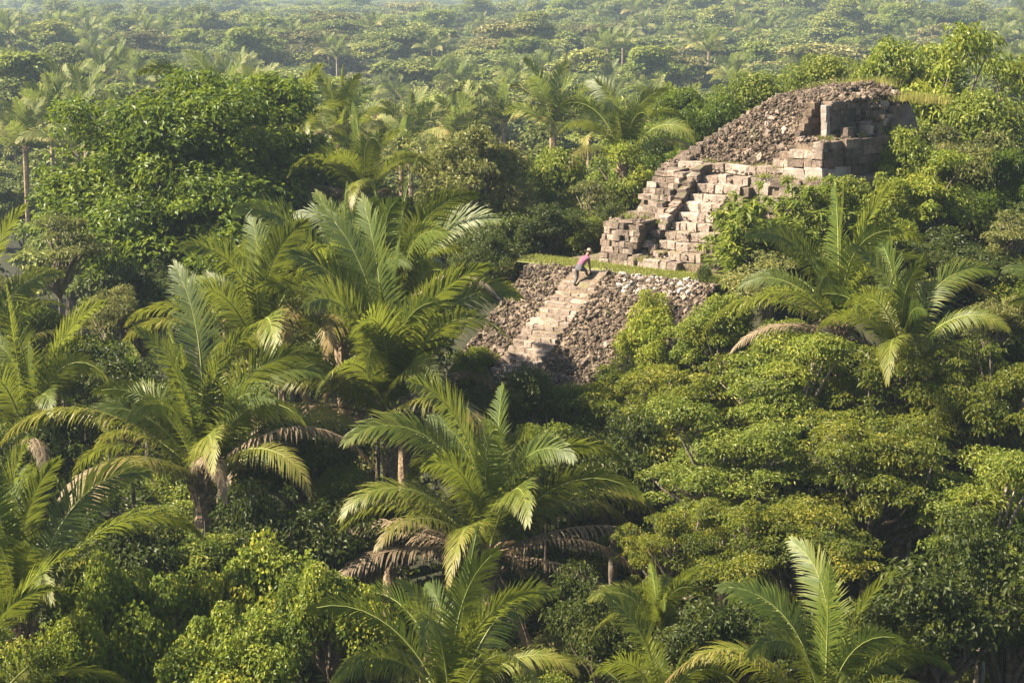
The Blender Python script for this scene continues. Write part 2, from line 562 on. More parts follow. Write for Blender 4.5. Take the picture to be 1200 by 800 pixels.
def quad_points(p00, p10, p11, p01, n, rg):
    u = rg.uniform(0, 1, (n, 1))
    w = rg.uniform(0, 1, (n, 1))
    p00, p10, p11, p01 = map(np.array, (p00, p10, p11, p01))
    return p00 * (1 - u) * (1 - w) + p10 * u * (1 - w) + p11 * u * w + p01 * (1 - u) * w

def rubble_on(parent, quads, mat, dens, size, seed, name='rubble'):
    rg = np.random.default_rng(seed)
    P = []
    for qd in quads:
        a, b, c, d = map(np.array, qd)
        area = .5 * np.linalg.norm(np.cross(c - a, d - b))
        P.append(quad_points(*qd, int(area * dens), rg))
    P = np.concatenate(P)
    P = P + rg.normal(0, .04, P.shape)
    S = size * np.exp(rg.normal(0, .45, len(P)))
    S = np.minimum(S, size * 2.8)
    o = link(name, rubble_mesh(name, P, S, mat, rg), parent)
    o['kind'] = 'stuff'
    return o

# -- platform below: top sheet with a sloping rubble face left and right of the stair
DZ = -5.4                                         # foot of the platform face
def face_front(z, k):                             # how far the face runs out at depth z
    return z * k
mb = MB()
KF, KS = 1.36, 0.0                                 # run of the face per metre of fall, in front and at its left end
mb.add([(-3.35, 0, 0), (6.6, 0, 0), (6.6, 19, 0), (-3.35, 19, 0),
        (-3.35 + DZ * KS, DZ * KF, DZ), (6.6 - DZ * KS, DZ * KF, DZ), (6.6, 19, DZ), (-3.35, 19, DZ)],
       [(0, 1, 2, 3), (0, 4, 5, 1), (1, 5, 6, 2), (2, 6, 7, 3), (3, 7, 4, 0)])
plat = part('platform', mb, 'earth', rough=.06, scale=1.3, cuts=4, label='earth platform with a sloping face of loose rubble')
def fp(x, t):                                      # a point on the sloping face, t = metres down
    return (x, -t * KF, -t)
rubble_on(plat, [(fp(-3.35, 0), fp(-1.0, 0), fp(-.9, 5), fp(-3.4, 5)), (fp(.95, 0), fp(6.6, 0), fp(6.6, 5), fp(.9, 5))], 'rubble', 170, .125, 3)
rubble_on(plat, [((-3.35, 0, 0), (-1.0, 0, 0), (-1.0, .5, .02), (-3.35, .5, .02)), ((.95, 0, 0), (1.6, 0, 0), (1.6, .35, .02), (.95, .35, .02))], 'rubble', 30, .15, 4)
rubble_on(plat, [((1.3, -.15, -.1), (5.6, -.15, -.1), (5.6, .45, .05), (1.6, .30, .05)), (fp(1.6, .05), fp(5.9, .05), fp(5.9, .4), fp(2.4, .75))], 'white_rubble', 42, .17, 5)
for _ in range(46):                                    # bigger stones half buried in the rubble
    x = random.choice((random.uniform(-3.2, -1.2), random.uniform(1.2, 6.2), random.uniform(1.2, 6.2)))
    t = random.uniform(.1, 4.6)
    z_ = random.uniform(.22, .42)
    stone(plat, 'block', (x, -t * KF + .02, -t), (z_, z_ * random.uniform(.7, 1.1), z_ * random.uniform(.5, .9)), rot=(random.uniform(0, 1), 0, random.uniform(0, 3)), jit=.4)
# mown grass along the edge
def blades(name, P, h, w, mat, rg, lean=.5):
    n = len(P)
    a = rg.uniform(0, 2 * math.pi, n)
    side = np.stack([np.cos(a), np.sin(a), np.zeros(n)], 1)
    hh = h * rg.uniform(.5, 1.3, (n, 1))
    tip = P + np.stack([rg.normal(0, lean, n), rg.normal(0, lean, n), np.ones(n)], 1) * hh
    V = np.stack([P - side * w, P + side * w, tip], 1).reshape(-1, 3)
    return mesh_np(name, V, np.arange(n * 3).reshape(-1, 3), mat, v=np.clip(rg.normal(.4, .22, n), 0, 1))
mb = MB()
mb.add([(-4.6, .32, .02), (6.6, .55, .02), (6.6, 2.6, .03), (2.2, 2.8, .03), (-1.3, 2.6, .03), (-4.6, 1.9, .03)], [(0, 1, 2, 3, 4, 5)])
lawn = tag(link('lawn', mb.mesh('lawn', 'dirt'), None, ORI, (0, 0, -TH)), kind='structure')
rg = np.random.default_rng(8)
P1 = quad_points((-5.0, .5, .03), (6.5, .5, .03), (6.5, 2.5, .03), (-5.0, 2.6, .03), 15000, rg)
P1 = P1[(np.abs(P1[:, 0]) > .9) | (P1[:, 1] > 1.0) | (rg.uniform(0, 1, len(P1)) < .25)]
P1 = P1[(P1[:, 1] < 2.2) | (P1[:, 0] < -1.3)]
tag(link('grass', blades('grass', P1, .11, .014, 'grass', rg), None, ORI, (0, 0, -TH)), 'short green grass along the top edge of the rubble platform', 'grass', kind='stuff')

# -- lower stair: worn shallow steps
RISE, RUN, NST = .20, .308, 20
mb = MB()
poly = [(.35, -.03)]
for k in range(1, NST + 1):
    poly += [(-RUN * (k - 1) + .12, -RISE * (k - 1) - .05), (-RUN * (k - 1) + .12, -RISE * k - .05)]
poly += [(-RUN * NST, -RISE * NST - .05), (-RUN * NST, -RISE * NST - 1.2), (.35, -1.2)]
mb.prism(poly, -.92, .92)
st = part('staircase', mb, 'earth', label='worn narrow flight of pale stone steps down the platform face')
for k in range(1, NST + 1):
    course(st, 'stair', -1.02 + random.uniform(-.07, .05), .98 + random.uniform(-.06, .1), -RUN * k + random.uniform(-.03, .03), -RISE * k - .22, .22, .52, w=.60, jit=.02, dev=.025, loss=0)
for x0 in (-1.0, -.5, .0, .5):                       # flush landing stones
    stone(st, 'stair', (x0 + .25, .22, -.06), (.48, .5, .16), jit=.04)

# -- upper pyramid masses
mb = MB()
mb.prism([(2.75, -.1), (2.75, .15), (7.4, 3.72), (19, 3.80), (19, -.1)], -.95, 3.35)       # under stairs and terraces
mb.prism([(6.55, -.1), (6.95, 3.86), (17, 3.86), (17, -.1)], 3.35, 8.4)              # right terrace
core = part('core', mb, 'earth', rough=.10, scale=1.2, cuts=3)
# left terraces of big courses
ter = MB()
ter.prism([(2.75, -.1), (2.85, 1.78), (4.75, 1.78), (4.75, 2.0), (6.9, 3.8), (9.5, 3.9), (9.5, -.1)], -1.02, .55)
ter = part('terrace', ter, 'earth', rough=.05, scale=2.0, cuts=2, label='stacked courses of big weathered blocks beside the stair')
for k in range(7):
    course(ter, 'block', -1.27 + .02 * k + random.uniform(-.06, .06), (.35, .45, .55, .75, .8, .85, .8)[k], 2.42 + .035 * k, .27 * k - .02, .27, .55, w=.36, jit=.05, dev=.06)
course(ter, 'block', -1.1, .75, 2.95, 1.86, .12, 1.0, w=.7, jit=.05)
course(ter, 'block', -1.1, .5, 3.9, 1.86, .10, .8, w=.7, jit=.05)
for k in range(8):
    course(ter, 'block', -1.15 + .04 * k + random.uniform(-.08, .08), .62 + (.2, .1, -.15, .15, -.05, .2, 0, .1)[k], 4.42 + .20 * k + .12 * (k // 2), 1.93 + .25 * k, .25, .62, w=.36, jit=.055, dev=.07)
course(ter, 'block', -1.0, 1.0, 6.6, 3.84, .16, .7, w=.6, jit=.05)
# ruined gully between the terraces and the ramp
gul = MB()
gul.prism([(2.6, -.05), (2.9, .55), (4.6, 1.75), (7.2, 3.75), (7.2, -.05)], .5, 1.05)
gul = part('gully', gul, 'earth', rough=.12, scale=2.2, cuts=3, label='mossy broken slope between terrace and stair')
rubble_on(gul, [((.5, 2.7, .4), (1.4, 2.6, .35), (1.3, 4.6, 1.85), (.6, 4.6, 1.85)), ((.6, 4.6, 1.8), (1.1, 4.6, 1.8), (1.1, 7.0, 3.7), (.8, 7.0, 3.7))], 'rubble', 60, .17, 6)
for c, s in [((.75, 2.75, .35), (.42, .5, .4)), ((1.15, 2.6, .25), (.4, .45, .5)), ((.9, 3.2, .95), (.45, .5, .3)), ((1.2, 3.25, .8), (.35, .4, .35)), ((.95, 3.8, 1.4), (.5, .5, .28)), ((1.25, 2.35, .15), (.35, .4, .3)), ((.55, 2.55, .2), (.35, .4, .45)), ((1.15, 4.1, 1.7), (.4, .5, .3))]:
    stone(gul, 'block', c, s, jit=.15)
# ramp beside the stair
SR, SU = .385, .475                                   # upper stair rise and run
mb = MB()
mb.prism([(4.0, 1.2), (4.05, 2.0), (6.9, 4.22), (7.6, 4.25), (7.6, 1.2)], .98, 1.36)
rampo = part('ramp', mb, 'earth', label='raised sloping stone edge beside the stair')
sl = math.atan2(2.22, 2.85)
for k in range(8):
    t = (k + .5) / 8
    stone(rampo, 'stair' if k < 2 else 'block', (1.17 + random.uniform(-.06, .06), 4.05 + 2.85 * t, 2.0 + 2.22 * t - .08 + random.uniform(-.06, .05)), (random.uniform(.38, .55), .42, random.uniform(.24, .36)), rot=(sl * random.uniform(.3, 1), 0, 0), jit=.14)
rubble_on(rampo, [((.95, 4.1, 2.05), (1.4, 4.1, 2.05), (1.4, 6.9, 4.15), (.95, 6.9, 4.15))], 'rubble', 40, .13, 55)
for k in range(5):
    stone(rampo, 'dark_block', (1.27, 4.5 + .52 * k, 1.95 + .42 * k), (.24, .5, .42), jit=.04)  # right flank of the ramp, its shade painted as darker stone
# upper stair
mb = MB()
poly = [(2.7, -.1)]
for k in range(10):
    poly += [(2.42 + SU * k + .14, SR * k - .05 if k else -.1), (2.42 + SU * k + .14, SR * (k + 1) - .06)]
poly += [(7.7, SR * 10 - .06), (7.7, -.1)]
mb.prism(poly[1:], 1.42, 4.1)
st2 = part('staircase', mb, 'earth', label='steep pyramid stair of large worn steps')
for k in range(10):
    xr = 3.35 + (.0 if k < 8 else .45) + random.uniform(-.1, .1) + (.6 if k in (1, 2, 3) else 0)
    if k == 0:
        course(st2, 'stair', 1.36, 3.15, 2.12, 0, .42, .75, w=.62, jit=.04)
        continue
    course(st2, 'stair', 1.40 + random.uniform(-.04, .04), xr, 2.40 + SU * k, SR * k, SR, .66, w=.60, jit=.02, dev=.025, loss=0)
course(st2, 'block', 3.2, 5.2, 2.9, 0, .4, .6, w=.5, jit=.06)
course(st2, 'block', 3.4, 5.2, 3.3, .38, .4, .6, w=.5, jit=.06)
rubble_on(st2, [((-1.1, 2.7, 1.98), (.6, 2.7, 1.98), (.6, 4.3, 1.98), (-1.1, 4.3, 1.98)), ((-.9, 7.0, 4.0), (5.0, 7.4, 3.95), (5.0, 8.2, 3.95), (-.9, 8.2, 4.0)), ((1.45, 2.5, .35), (3.4, 2.5, .35), (3.4, 7.1, 4.0), (1.45, 7.1, 4.0))], 'rubble', 12, .10, 31)
# terrace wall right of the stair and low step on top
wall = MB()
wall.box(3.95, 8.3, 6.95, 7.6, 2.0, 3.84)
wall = part('terrace_wall', wall, 'earth', label='low terrace wall under the superstructure')
for k in range(4):
    course(wall, 'block', 3.95, 8.4, 6.72 + .02 * k, 2.35 + .38 * k, .38, .4, w=.62, jit=.03)
low = MB()
low.box(-.9, 5.3, 8.35, 9.4, 3.7, 4.15)
low = part('step_wall', low, 'earth')
course(low, 'stair', -.9, 5.25, 8.12, 3.80, .42, .6, w=.7, jit=.03)
course(low, 'block', 4.2, 5.3, 8.2, 4.2, .4, .5, w=.4, jit=.08)
course(low, 'dark_block', 4.5, 5.35, 8.25, 4.58, .33, .5, w=.4, jit=.08)
# rubble mound of the upper stage
mb = MB()
ML, MR = -1.9, 5.05
mb.add([(ML, 8.5, 3.8), (MR, 8.5, 3.8), (MR, 17, 3.8), (ML, 17, 3.8),
        (2.3, 11.5, 7.15), (MR, 10.75, 7.18), (MR, 16, 7.75), (2.6, 16, 7.5)],
       [(0, 1, 5, 4), (1, 2, 6, 5), (2, 3, 7, 6), (3, 0, 4, 7), (4, 5, 6, 7), (3, 2, 1, 0)])
mound = part('rubble_mound', mb, 'earth', rough=.09, scale=1.4, cuts=4, label='steep mound of loose rubble at the top of the pyramid')
rubble_on(mound, [((ML, 8.45, 3.95), (MR, 8.45, 3.95), (MR, 10.75, 7.2), (2.3, 11.5, 7.2)),
                  ((ML, 8.5, 3.95), (2.3, 11.7, 7.2), (2.6, 16, 7.5), (ML, 17, 3.95)),
                  ((2.3, 11.5, 7.2), (MR, 10.75, 7.2), (MR, 16, 7.8), (2.6, 16, 7.55))], 'rubble', 170, .118, 9)
rubble_on(mound, [((4.9, 10.9, 7.12), (6.0, 10.9, 7.10), (6.8, 15.5, 7.3), (4.9, 16, 7.75))], 'rubble', 60, .17, 10)
for _ in range(44):
    u = random.random()
    w_ = random.random()
    z_ = random.uniform(.2, .4)
    stone(mound, 'block', ((ML + (2.3 - ML) * w_) * (1 - u) + MR * u, 8.5 + w_ * (3.0 - .7 * u), 3.9 + 3.27 * w_), (z_, z_ * random.uniform(.7, 1.1), z_ * random.uniform(.5, .9)), rot=(random.uniform(0, 1), 0, random.uniform(0, 3)), jit=.4)
for k in range(17):                                    # ragged corner stones up the left edge
    t = k / 16
    stone(mound, 'block', (ML + (2.3 - ML) * t + .1, 8.5 + 3.2 * t + .05, 3.9 + 3.3 * t), (.42, .42, .26), rot=(0, 0, random.uniform(-.4, .4)), jit=.12)
for c, s in [((-1.2, 8.9, 4.0), (.8, .6, .4)), ((-1.5, 9.6, 4.1), (.7, .6, .5)), ((-.6, 8.4, 4.3), (.6, .5, .35)), ((-1.4, 8.3, 3.95), (.6, .5, .3)), ((-.5, 9.2, 4.7), (.55, .5, .35)), ((-1.9, 10.4, 4.2), (.7, .6, .6))]:
    stone(mound, 'block', c, s, jit=.15)
# stepped side of the mound (faces right) and the back walls above the big block
mb = MB()
mb.box(4.9, 5.70, 10.95, 16.5, 4.0, 7.0)
mb.box(5.66, 5.90, 10.05, 13.6, 4.0, 6.95)
uw = part('upper_wall', mb, 'earth', label='recessed masonry wall darkened for shade, its upright edge paled for sun')
zz = 4.9
k = 0
while zz < 7.0:
    h = .30
    y0 = 8.45 + max(0, (zz - 5.1)) * 1.0
    course(uw, 'dark_block', y0, 10.95, 5.20, zz, h, .35, w=.5, axis='y', jit=.03)  # right-facing courses, shade put into their darker stone colour
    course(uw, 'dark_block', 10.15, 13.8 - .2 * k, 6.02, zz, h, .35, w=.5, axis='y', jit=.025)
    zz += .31
    k += 1
for k in range(5):                                       # edge facing the sun, its brightness put into paler stone
    stone(uw, 'plaster', (5.86 - .012 * k, 9.98, 5.35 + .36 * k), (.30, .34, .38), jit=.02)
# top course of slabs
course(uw, 'block', 10.2, 13.6, 6.08, 7.0, .14, .6, w=.7, axis='y', jit=.05)
# right hand ruin
ru = MB()
ru.add([(5.3, 13.0, 3.9), (6.9, 12.6, 3.9), (7.5, 14.0, 3.9), (7.3, 17.5, 3.9), (5.3, 17.5, 3.9),
        (5.3, 13.4, 6.8), (6.2, 13.3, 6.6), (6.5, 14.2, 6.5), (6.4, 17, 6.9), (5.3, 17, 7.3)],
       [(0, 1, 6, 5), (1, 2, 7, 6), (2, 3, 8, 7), (3, 4, 9, 8), (4, 0, 5, 9), (5, 6, 7, 8, 9), (4, 3, 2, 1, 0)])
ru = part('collapsed_wall', ru, 'earth', rough=.16, scale=1.1, cuts=4, label='collapsed corner of tumbled dark stones')
rubble_on(ru, [((5.3, 13.0, 4.0), (6.9, 12.6, 4.0), (6.2, 13.3, 6.6), (5.3, 13.4, 6.8)), ((6.9, 12.6, 4.0), (7.5, 14.0, 4.0), (6.5, 14.2, 6.5), (6.2, 13.3, 6.6)), ((5.3, 13.4, 6.8), (6.2, 13.3, 6.65), (6.4, 17, 6.9), (5.3, 17, 7.3))], 'rubble', 60, .2, 21)
for _ in range(46):
    t = random.random()
    z = random.uniform(5.0, 6.9)
    f_ = (z - 4) / 2.7
    a = (6.9 - .7 * f_ + .6 * t * (1 - .4 * f_), 12.6 + .7 * f_ + 1.3 * t) if random.random() < .55 else (5.6 + 1.3 * t, 12.95 + .4 * f_)
    stone(ru, 'dark_block' if random.random() < .6 else 'block', (a[0], a[1], z), (random.uniform(.3, .65), random.uniform(.3, .6), random.uniform(.18, .36)), rot=(0, 0, random.uniform(0, 3)), jit=.22)
# the big faced block: pale front, stained side coloured darker for its shade
bb = MB()
bb.box(5.55, 7.05, 7.75, 15.0, 3.9, 5.42, inset=.08)
bb = part('mask_block', bb, 'earth', label='large stuccoed block, front sunlit and stained side darkened for shade')
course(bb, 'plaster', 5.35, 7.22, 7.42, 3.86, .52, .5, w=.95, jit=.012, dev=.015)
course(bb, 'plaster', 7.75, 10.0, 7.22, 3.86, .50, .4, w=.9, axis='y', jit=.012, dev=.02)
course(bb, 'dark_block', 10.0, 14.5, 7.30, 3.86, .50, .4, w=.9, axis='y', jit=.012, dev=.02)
for k, (a, b_) in enumerate([(5.40, 7.14), (5.47, 7.12), (5.54, 7.10)]):
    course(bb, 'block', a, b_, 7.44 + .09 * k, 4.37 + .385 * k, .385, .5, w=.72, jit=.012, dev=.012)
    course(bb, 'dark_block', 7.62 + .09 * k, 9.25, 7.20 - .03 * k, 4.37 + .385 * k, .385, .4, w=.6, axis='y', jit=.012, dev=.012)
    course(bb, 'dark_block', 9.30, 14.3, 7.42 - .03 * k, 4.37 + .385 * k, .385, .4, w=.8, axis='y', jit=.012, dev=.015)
rubble_on(bb, [((5.6, 7.7, 5.5), (7.0, 7.7, 5.5), (7.1, 14, 5.55), (5.6, 14, 5.65)), ((5.2, 8.0, 5.4), (6.1, 8.0, 5.5), (6.1, 11, 5.55), (5.3, 11, 5.6))], 'rubble', 22, .17, 12)
for c, s in [((6.6, 10.6, 5.75), (.42, .5, .42)), ((6.4, 11.3, 5.8), (.4, .4, .3)), ((6.7, 12.2, 5.8), (.5, .5, .4)), ((6.3, 12.8, 5.9), (.5, .6, .5)), ((5.7, 8.1, 5.55), (.3, .3, .22))]:
    stone(bb, 'block', c, s, jit=.2)

# ------------------------------------------------------------------ foliage meshes
def unit(a):
    return a / np.maximum(np.linalg.norm(a, axis=1, keepdims=True), 1e-6)

def leaf_geo(P, T, N, ln, w, fold=.25):
    """rhombic folded leaves: base P, axis T, normal N"""
    B = unit(np.cross(N, T))
    N2 = np.cross(T, B)
    ln = ln[:, None]
    w = w[:, None]
    tip = P + T * ln - N2 * ln * .12
    m = P + T * ln * .45
    a = m + B * w * .5 + N2 * w * fold
    b = m - B * w * .5 + N2 * w * fold
    n = len(P)
    V = np.stack([P, a, tip, b], 1).reshape(-1, 3)
    i = np.arange(n)[:, None] * 4
    Fc = np.concatenate([i + np.array([0, 2, 1]), i + np.array([0, 3, 2])], 1).reshape(-1, 3)
    return V, Fc

def clump_leaves(rg, C, RC, nl, leaf, asp, up=.6, droop=.15, inner=.25, zmin=-.5, tint=None):
    """leaves over the shells of clumps C (n,3) with radii RC (n,3)"""
    k = np.repeat(np.arange(len(C)), nl)
    n = len(k)
    d = unit(rg.normal(0, 1, (n, 3)))
    d[:, 2] = np.where(d[:, 2] < zmin, -d[:, 2], d[:, 2])
    rr = np.where(rg.uniform(0, 1, n) < inner, rg.uniform(.2, .8, n), rg.uniform(.78, 1.1, n))[:, None]
    P = C[k] + d * RC[k] * rr
    N = unit(d * .55 + np.array([0, 0, up]) + rg.normal(0, .42, (n, 3)))
    T = rg.normal(0, 1, (n, 3)) + d * .7
    T = T - N * np.sum(T * N, 1, keepdims=True)
    T = unit(unit(T) + np.array([0, 0, -droop]))
    ln = leaf * rg.uniform(.65, 1.3, n)
    V, Fc = leaf_geo(P, T, N, ln, ln * asp)
    cl = rg.normal(0, .10, len(C)) + (0 if tint is None else tint)
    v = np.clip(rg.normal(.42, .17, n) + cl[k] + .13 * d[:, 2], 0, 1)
    return V, Fc, np.repeat(v, 2)

def dome_points(rg, n, Rx, H, zlow=.12, shell=.5, lob=.25, ph=0.0):
    """clump centres in an uneven dome, z from zlow*H to H"""
    d = unit(rg.normal(0, 1, (n, 3)))
    d[:, 2] = np.abs(d[:, 2]) * 1.0
    f = 1 + lob * np.sin(3 * np.arctan2(d[:, 1], d[:, 0]) + ph) * .6 + lob * np.sin(5 * d[:, 0] + 4 * d[:, 2] + ph) * .7
    r = (shell + (1 - shell) * rg.uniform(0, 1, n) ** .6) * f
    low = rg.uniform(zlow, .35, n)
    z = low * H + d[:, 2] * r * (H - low * H)
    return np.stack([d[:, 0] * r * Rx, d[:, 1] * r * Rx, z], 1)

def branch_mesh(name, rg, C, base_r, mat, k=18, tip=.02):
    mb = MB()
    sel = rg.permutation(len(C))[:k]
    for i in sel:
        c = C[i]
        m = np.array([c[0] * .30, c[1] * .30, c[2] * .35]) + rg.normal(0, .15, 3)
        m2 = np.array([c[0] * .68, c[1] * .68, c[2] * .72]) + rg.normal(0, .22, 3)
        r0 = base_r * rg.uniform(.35, .6)
        mb.tube([(0, 0, -.3), m, m2, c], [r0 * 1.3, r0, r0 * .6, tip], 5)
    return mb.mesh(name, mat, True)

KINDS = {}
def lobed(rg, nlobe, nsub, Rx, H, lobe_r, flat, cone=.2, ph=0.0, zlow=.05):
    """clump centres gathered in separate boughs, with gaps between them and stray sprigs"""
    Lb = dome_points(rg, nlobe, Rx - lobe_r * .75, H - lobe_r * flat * .8, zlow, .45, .28, ph)
    Lb[:, :2] *= (1 - cone * np.clip(Lb[:, 2:3] / H, 0, 1))
    k = np.repeat(np.arange(nlobe), nsub)
    n = len(k)
    d = unit(rg.normal(0, 1, (n, 3)))
    d[:, 2] = np.where(d[:, 2] < -.25, -d[:, 2], d[:, 2])
    lr = (lobe_r * rg.uniform(.6, 1.3, nlobe))[k]
    rr = lr * rg.uniform(.35, 1.0, n) ** .6
    stray = rg.uniform(0, 1, n) < .10
    rr = rr * np.where(stray, rg.uniform(1.1, 1.5, n), 1)
    C = Lb[k] + d * rr[:, None] * np.array([1, 1, flat])
    return C, k, Lb

def make_kind(key, seed, Rx, H, nlobe, nsub, lobe_r, rc, flat, leaf, asp, nl, mat, bark='bark', up=.6, droop=.15, cone=.2, inner=.15, base_r=.28, nb=30, zmin=-.2, cflat=None):
    rg = np.random.default_rng(seed)
    C, lk, Lb = lobed(rg, nlobe, nsub, Rx, H, lobe_r, flat, cone, seed)
    nc = len(C)
    s = rc * np.exp(rg.normal(-.1, .38, (nc, 1)))
    cf = flat if cflat is None else cflat
    RC = np.concatenate([s, s * rg.uniform(.8, 1.2, (nc, 1)), s * cf], 1)
    cnt = np.maximum((nl * (s[:, 0] / rc) ** 1.6 * rg.uniform(.6, 1.2, nc)).astype(int), 8)
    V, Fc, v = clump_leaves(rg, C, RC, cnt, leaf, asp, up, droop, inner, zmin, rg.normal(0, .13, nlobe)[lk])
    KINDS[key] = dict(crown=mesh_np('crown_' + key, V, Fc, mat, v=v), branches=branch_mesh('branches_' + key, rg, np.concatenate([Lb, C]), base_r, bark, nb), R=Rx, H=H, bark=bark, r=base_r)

make_kind('glossy', 1, 8.2, 9.6, 78, 11, 1.9, .85, .85, .30, .5, 150, 'leaf_glossy', up=.4, droop=.2, cone=.30, base_r=.4, nb=40)
make_kind('layer_a', 2, 6.0, 5.2, 27, 12, 1.6, .58, .5, .20, .5, 105, 'leaf_fine', up=.9, droop=.05, cone=.2, nb=90, cflat=.42)
make_kind('layer_b', 3, 5.2, 5.4, 22, 12, 1.6, .56, .55, .19, .5, 105, 'leaf_fine', up=.9, droop=.05, cone=.25, nb=90, cflat=.42)
make_kind('layer_c', 33, 5.6, 5.6, 24, 13, 1.6, .62, .45, .21, .45, 115, 'leaf_medium', bark='pale_bark', up=1.1, droop=.05, cone=.3, nb=100, cflat=.36)
make_kind('medium_a', 4, 4.2, 5.4, 17, 11, 1.5, .62, .8, .26, .5, 105, 'leaf_medium', cone=.3)
make_kind('medium_b', 5, 3.8, 4.4, 14, 11, 1.4, .6, .7, .24, .5, 105, 'leaf_medium', cone=.25)
make_kind('olive_a', 6, 4.6, 4.8, 18, 12, 1.5, .6, .65, .24, .42, 105, 'leaf_olive', cone=.2, nb=44)
make_kind('olive_b', 7, 3.6, 4.4, 12, 11, 1.3, .55, .65, .22, .42, 90, 'leaf_olive', bark='pale_bark', cone=.25, nb=44)
make_kind('yellow', 8, 3.0, 3.6, 11, 10, 1.2, .55, .7, .25, .5, 95, 'leaf_yellow', cone=.2)
make_kind('vine_a', 9, 4.4, 3.2, 17, 13, 1.5, .55, .65, .19, .75, 130, 'leaf_vine', up=.5, cone=.1, zmin=-.8)
make_kind('vine_b', 10, 3.2, 3.2, 12, 12, 1.25, .52, .75, .18, .75, 125, 'leaf_vine', up=.5, cone=.25, zmin=-.8)
make_kind('vine_c', 11, 3.2, 3.8, 16, 12, 1.2, .5, .75, .20, .5, 125, 'leaf_yellow', up=.5, cone=.25, zmin=-.6)
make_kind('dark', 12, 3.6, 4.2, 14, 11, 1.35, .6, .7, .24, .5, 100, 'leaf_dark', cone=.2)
make_kind('open', 13, 3.0, 4.6, 9, 9, 1.0, .5, .55, .23, .45, 75, 'leaf_olive', bark='pale_bark', nb=60, base_r=.16)
# big drooping leaves in whorls
rg = np.random.default_rng(14)
C = dome_points(rg, 75, 2.9, 3.9, .05, .5, .3, 1.0)
def whorls(rg, C, per, ln, asp):
    k = np.repeat(np.arange(len(C)), per)
    n = len(k)
    a = rg.uniform(0, 2 * math.pi, n)
    T = unit(np.stack([np.cos(a), np.sin(a), rg.normal(-.35, .35, n)], 1))
    N = unit(np.stack([np.cos(a) * .5, np.sin(a) * .5, np.ones(n)], 1) + rg.normal(0, .15, (n, 3)))
    l = ln * rg.uniform(.7, 1.25, n)
    V, Fc = leaf_geo(C[k] + rg.normal(0, .06, (n, 3)), T, N, l, l * asp, .12)
    v = np.clip(rg.normal(.45, .16, n) + np.repeat(rg.normal(0, .12, len(C)), per), 0, 1)
    return V, Fc, np.repeat(v, 2)
CW = np.concatenate([C + rg.normal(0, .45, C.shape) for _ in range(6)])
V, Fc, v = whorls(rg, CW, 14, .55, .30)
KINDS['whorl'] = dict(crown=mesh_np('crown_whorl', V, Fc, 'leaf_medium', v=v), branches=branch_mesh('branches_whorl', rg, C, .2, 'pale_bark', 40), R=3.1, H=4.2, bark='pale_bark', r=.16)
# canopy trees of the far jungle: one mesh each, coarse leaves
FAR = []
def make_far(seed, Rx, H, nlobe, nsub, lobe_r, rc, flat, nl, mat, th=6.0):
    rg = np.random.default_rng(seed)
    C, lk, Lb = lobed(rg, nlobe, nsub, Rx, H, lobe_r, flat, .2, seed)
    nc = len(C)
    C[:, 2] += th
    s = rc * np.exp(rg.normal(-.1, .35, (nc, 1)))
    RC = np.concatenate([s, s, s * flat], 1)
    V, Fc, v = clump_leaves(rg, C, RC, nl, .42, .62, .7, .1, .15, -.2, rg.normal(0, .14, nlobe)[lk])
    mb = MB()
    mb.tube([(0, 0, 0), (.15, .1, th * .6), (0, 0, th + H * .5)], [.28, .2, .08], 5)
    for i in range(9):
        c = C[i]
        mb.tube([(0, 0, th * .8), (c[0] * .5, c[1] * .5, th + (c[2] - th) * .5), tuple(c)], [.15, .09, .02], 4)
    b = len(V)
    tv = np.array(mb.v)
    tf = []
    for f in mb.f:
        tf += [(f[0], f[i], f[i + 1]) for i in range(1, len(f) - 1)]
    tf = np.array(tf) + b
    V = np.concatenate([V, tv])
    nlf = len(Fc)
    Fc = np.concatenate([Fc, tf])
    v = np.concatenate([v, np.full(len(tf), .5)])
    mi = np.concatenate([np.zeros(nlf, int), np.ones(len(tf), int)])
    FAR.append((mesh_np('far_tree', V, Fc, [mat, 'bark'], v=v, midx=mi), Rx, H + th))
make_far(101, 5.2, 7.0, 20, 8, 1.7, .8, .6, 85, 'leaf_far', 3.5)
make_far(102, 6.4, 6.4, 24, 8, 1.9, .9, .42, 90, 'leaf_far', 3.5)
make_far(103, 4.4, 7.6, 17, 8, 1.6, .8, .75, 85, 'leaf_far', 3.5)
make_far(104, 5.6, 6.2, 19, 8, 1.7, .8, .48, 80, 'leaf_far_dry', 3.5)
make_far(105, 3.8, 6.8, 14, 8, 1.4, .75, .75, 85, 'leaf_far_bright', 4.0)

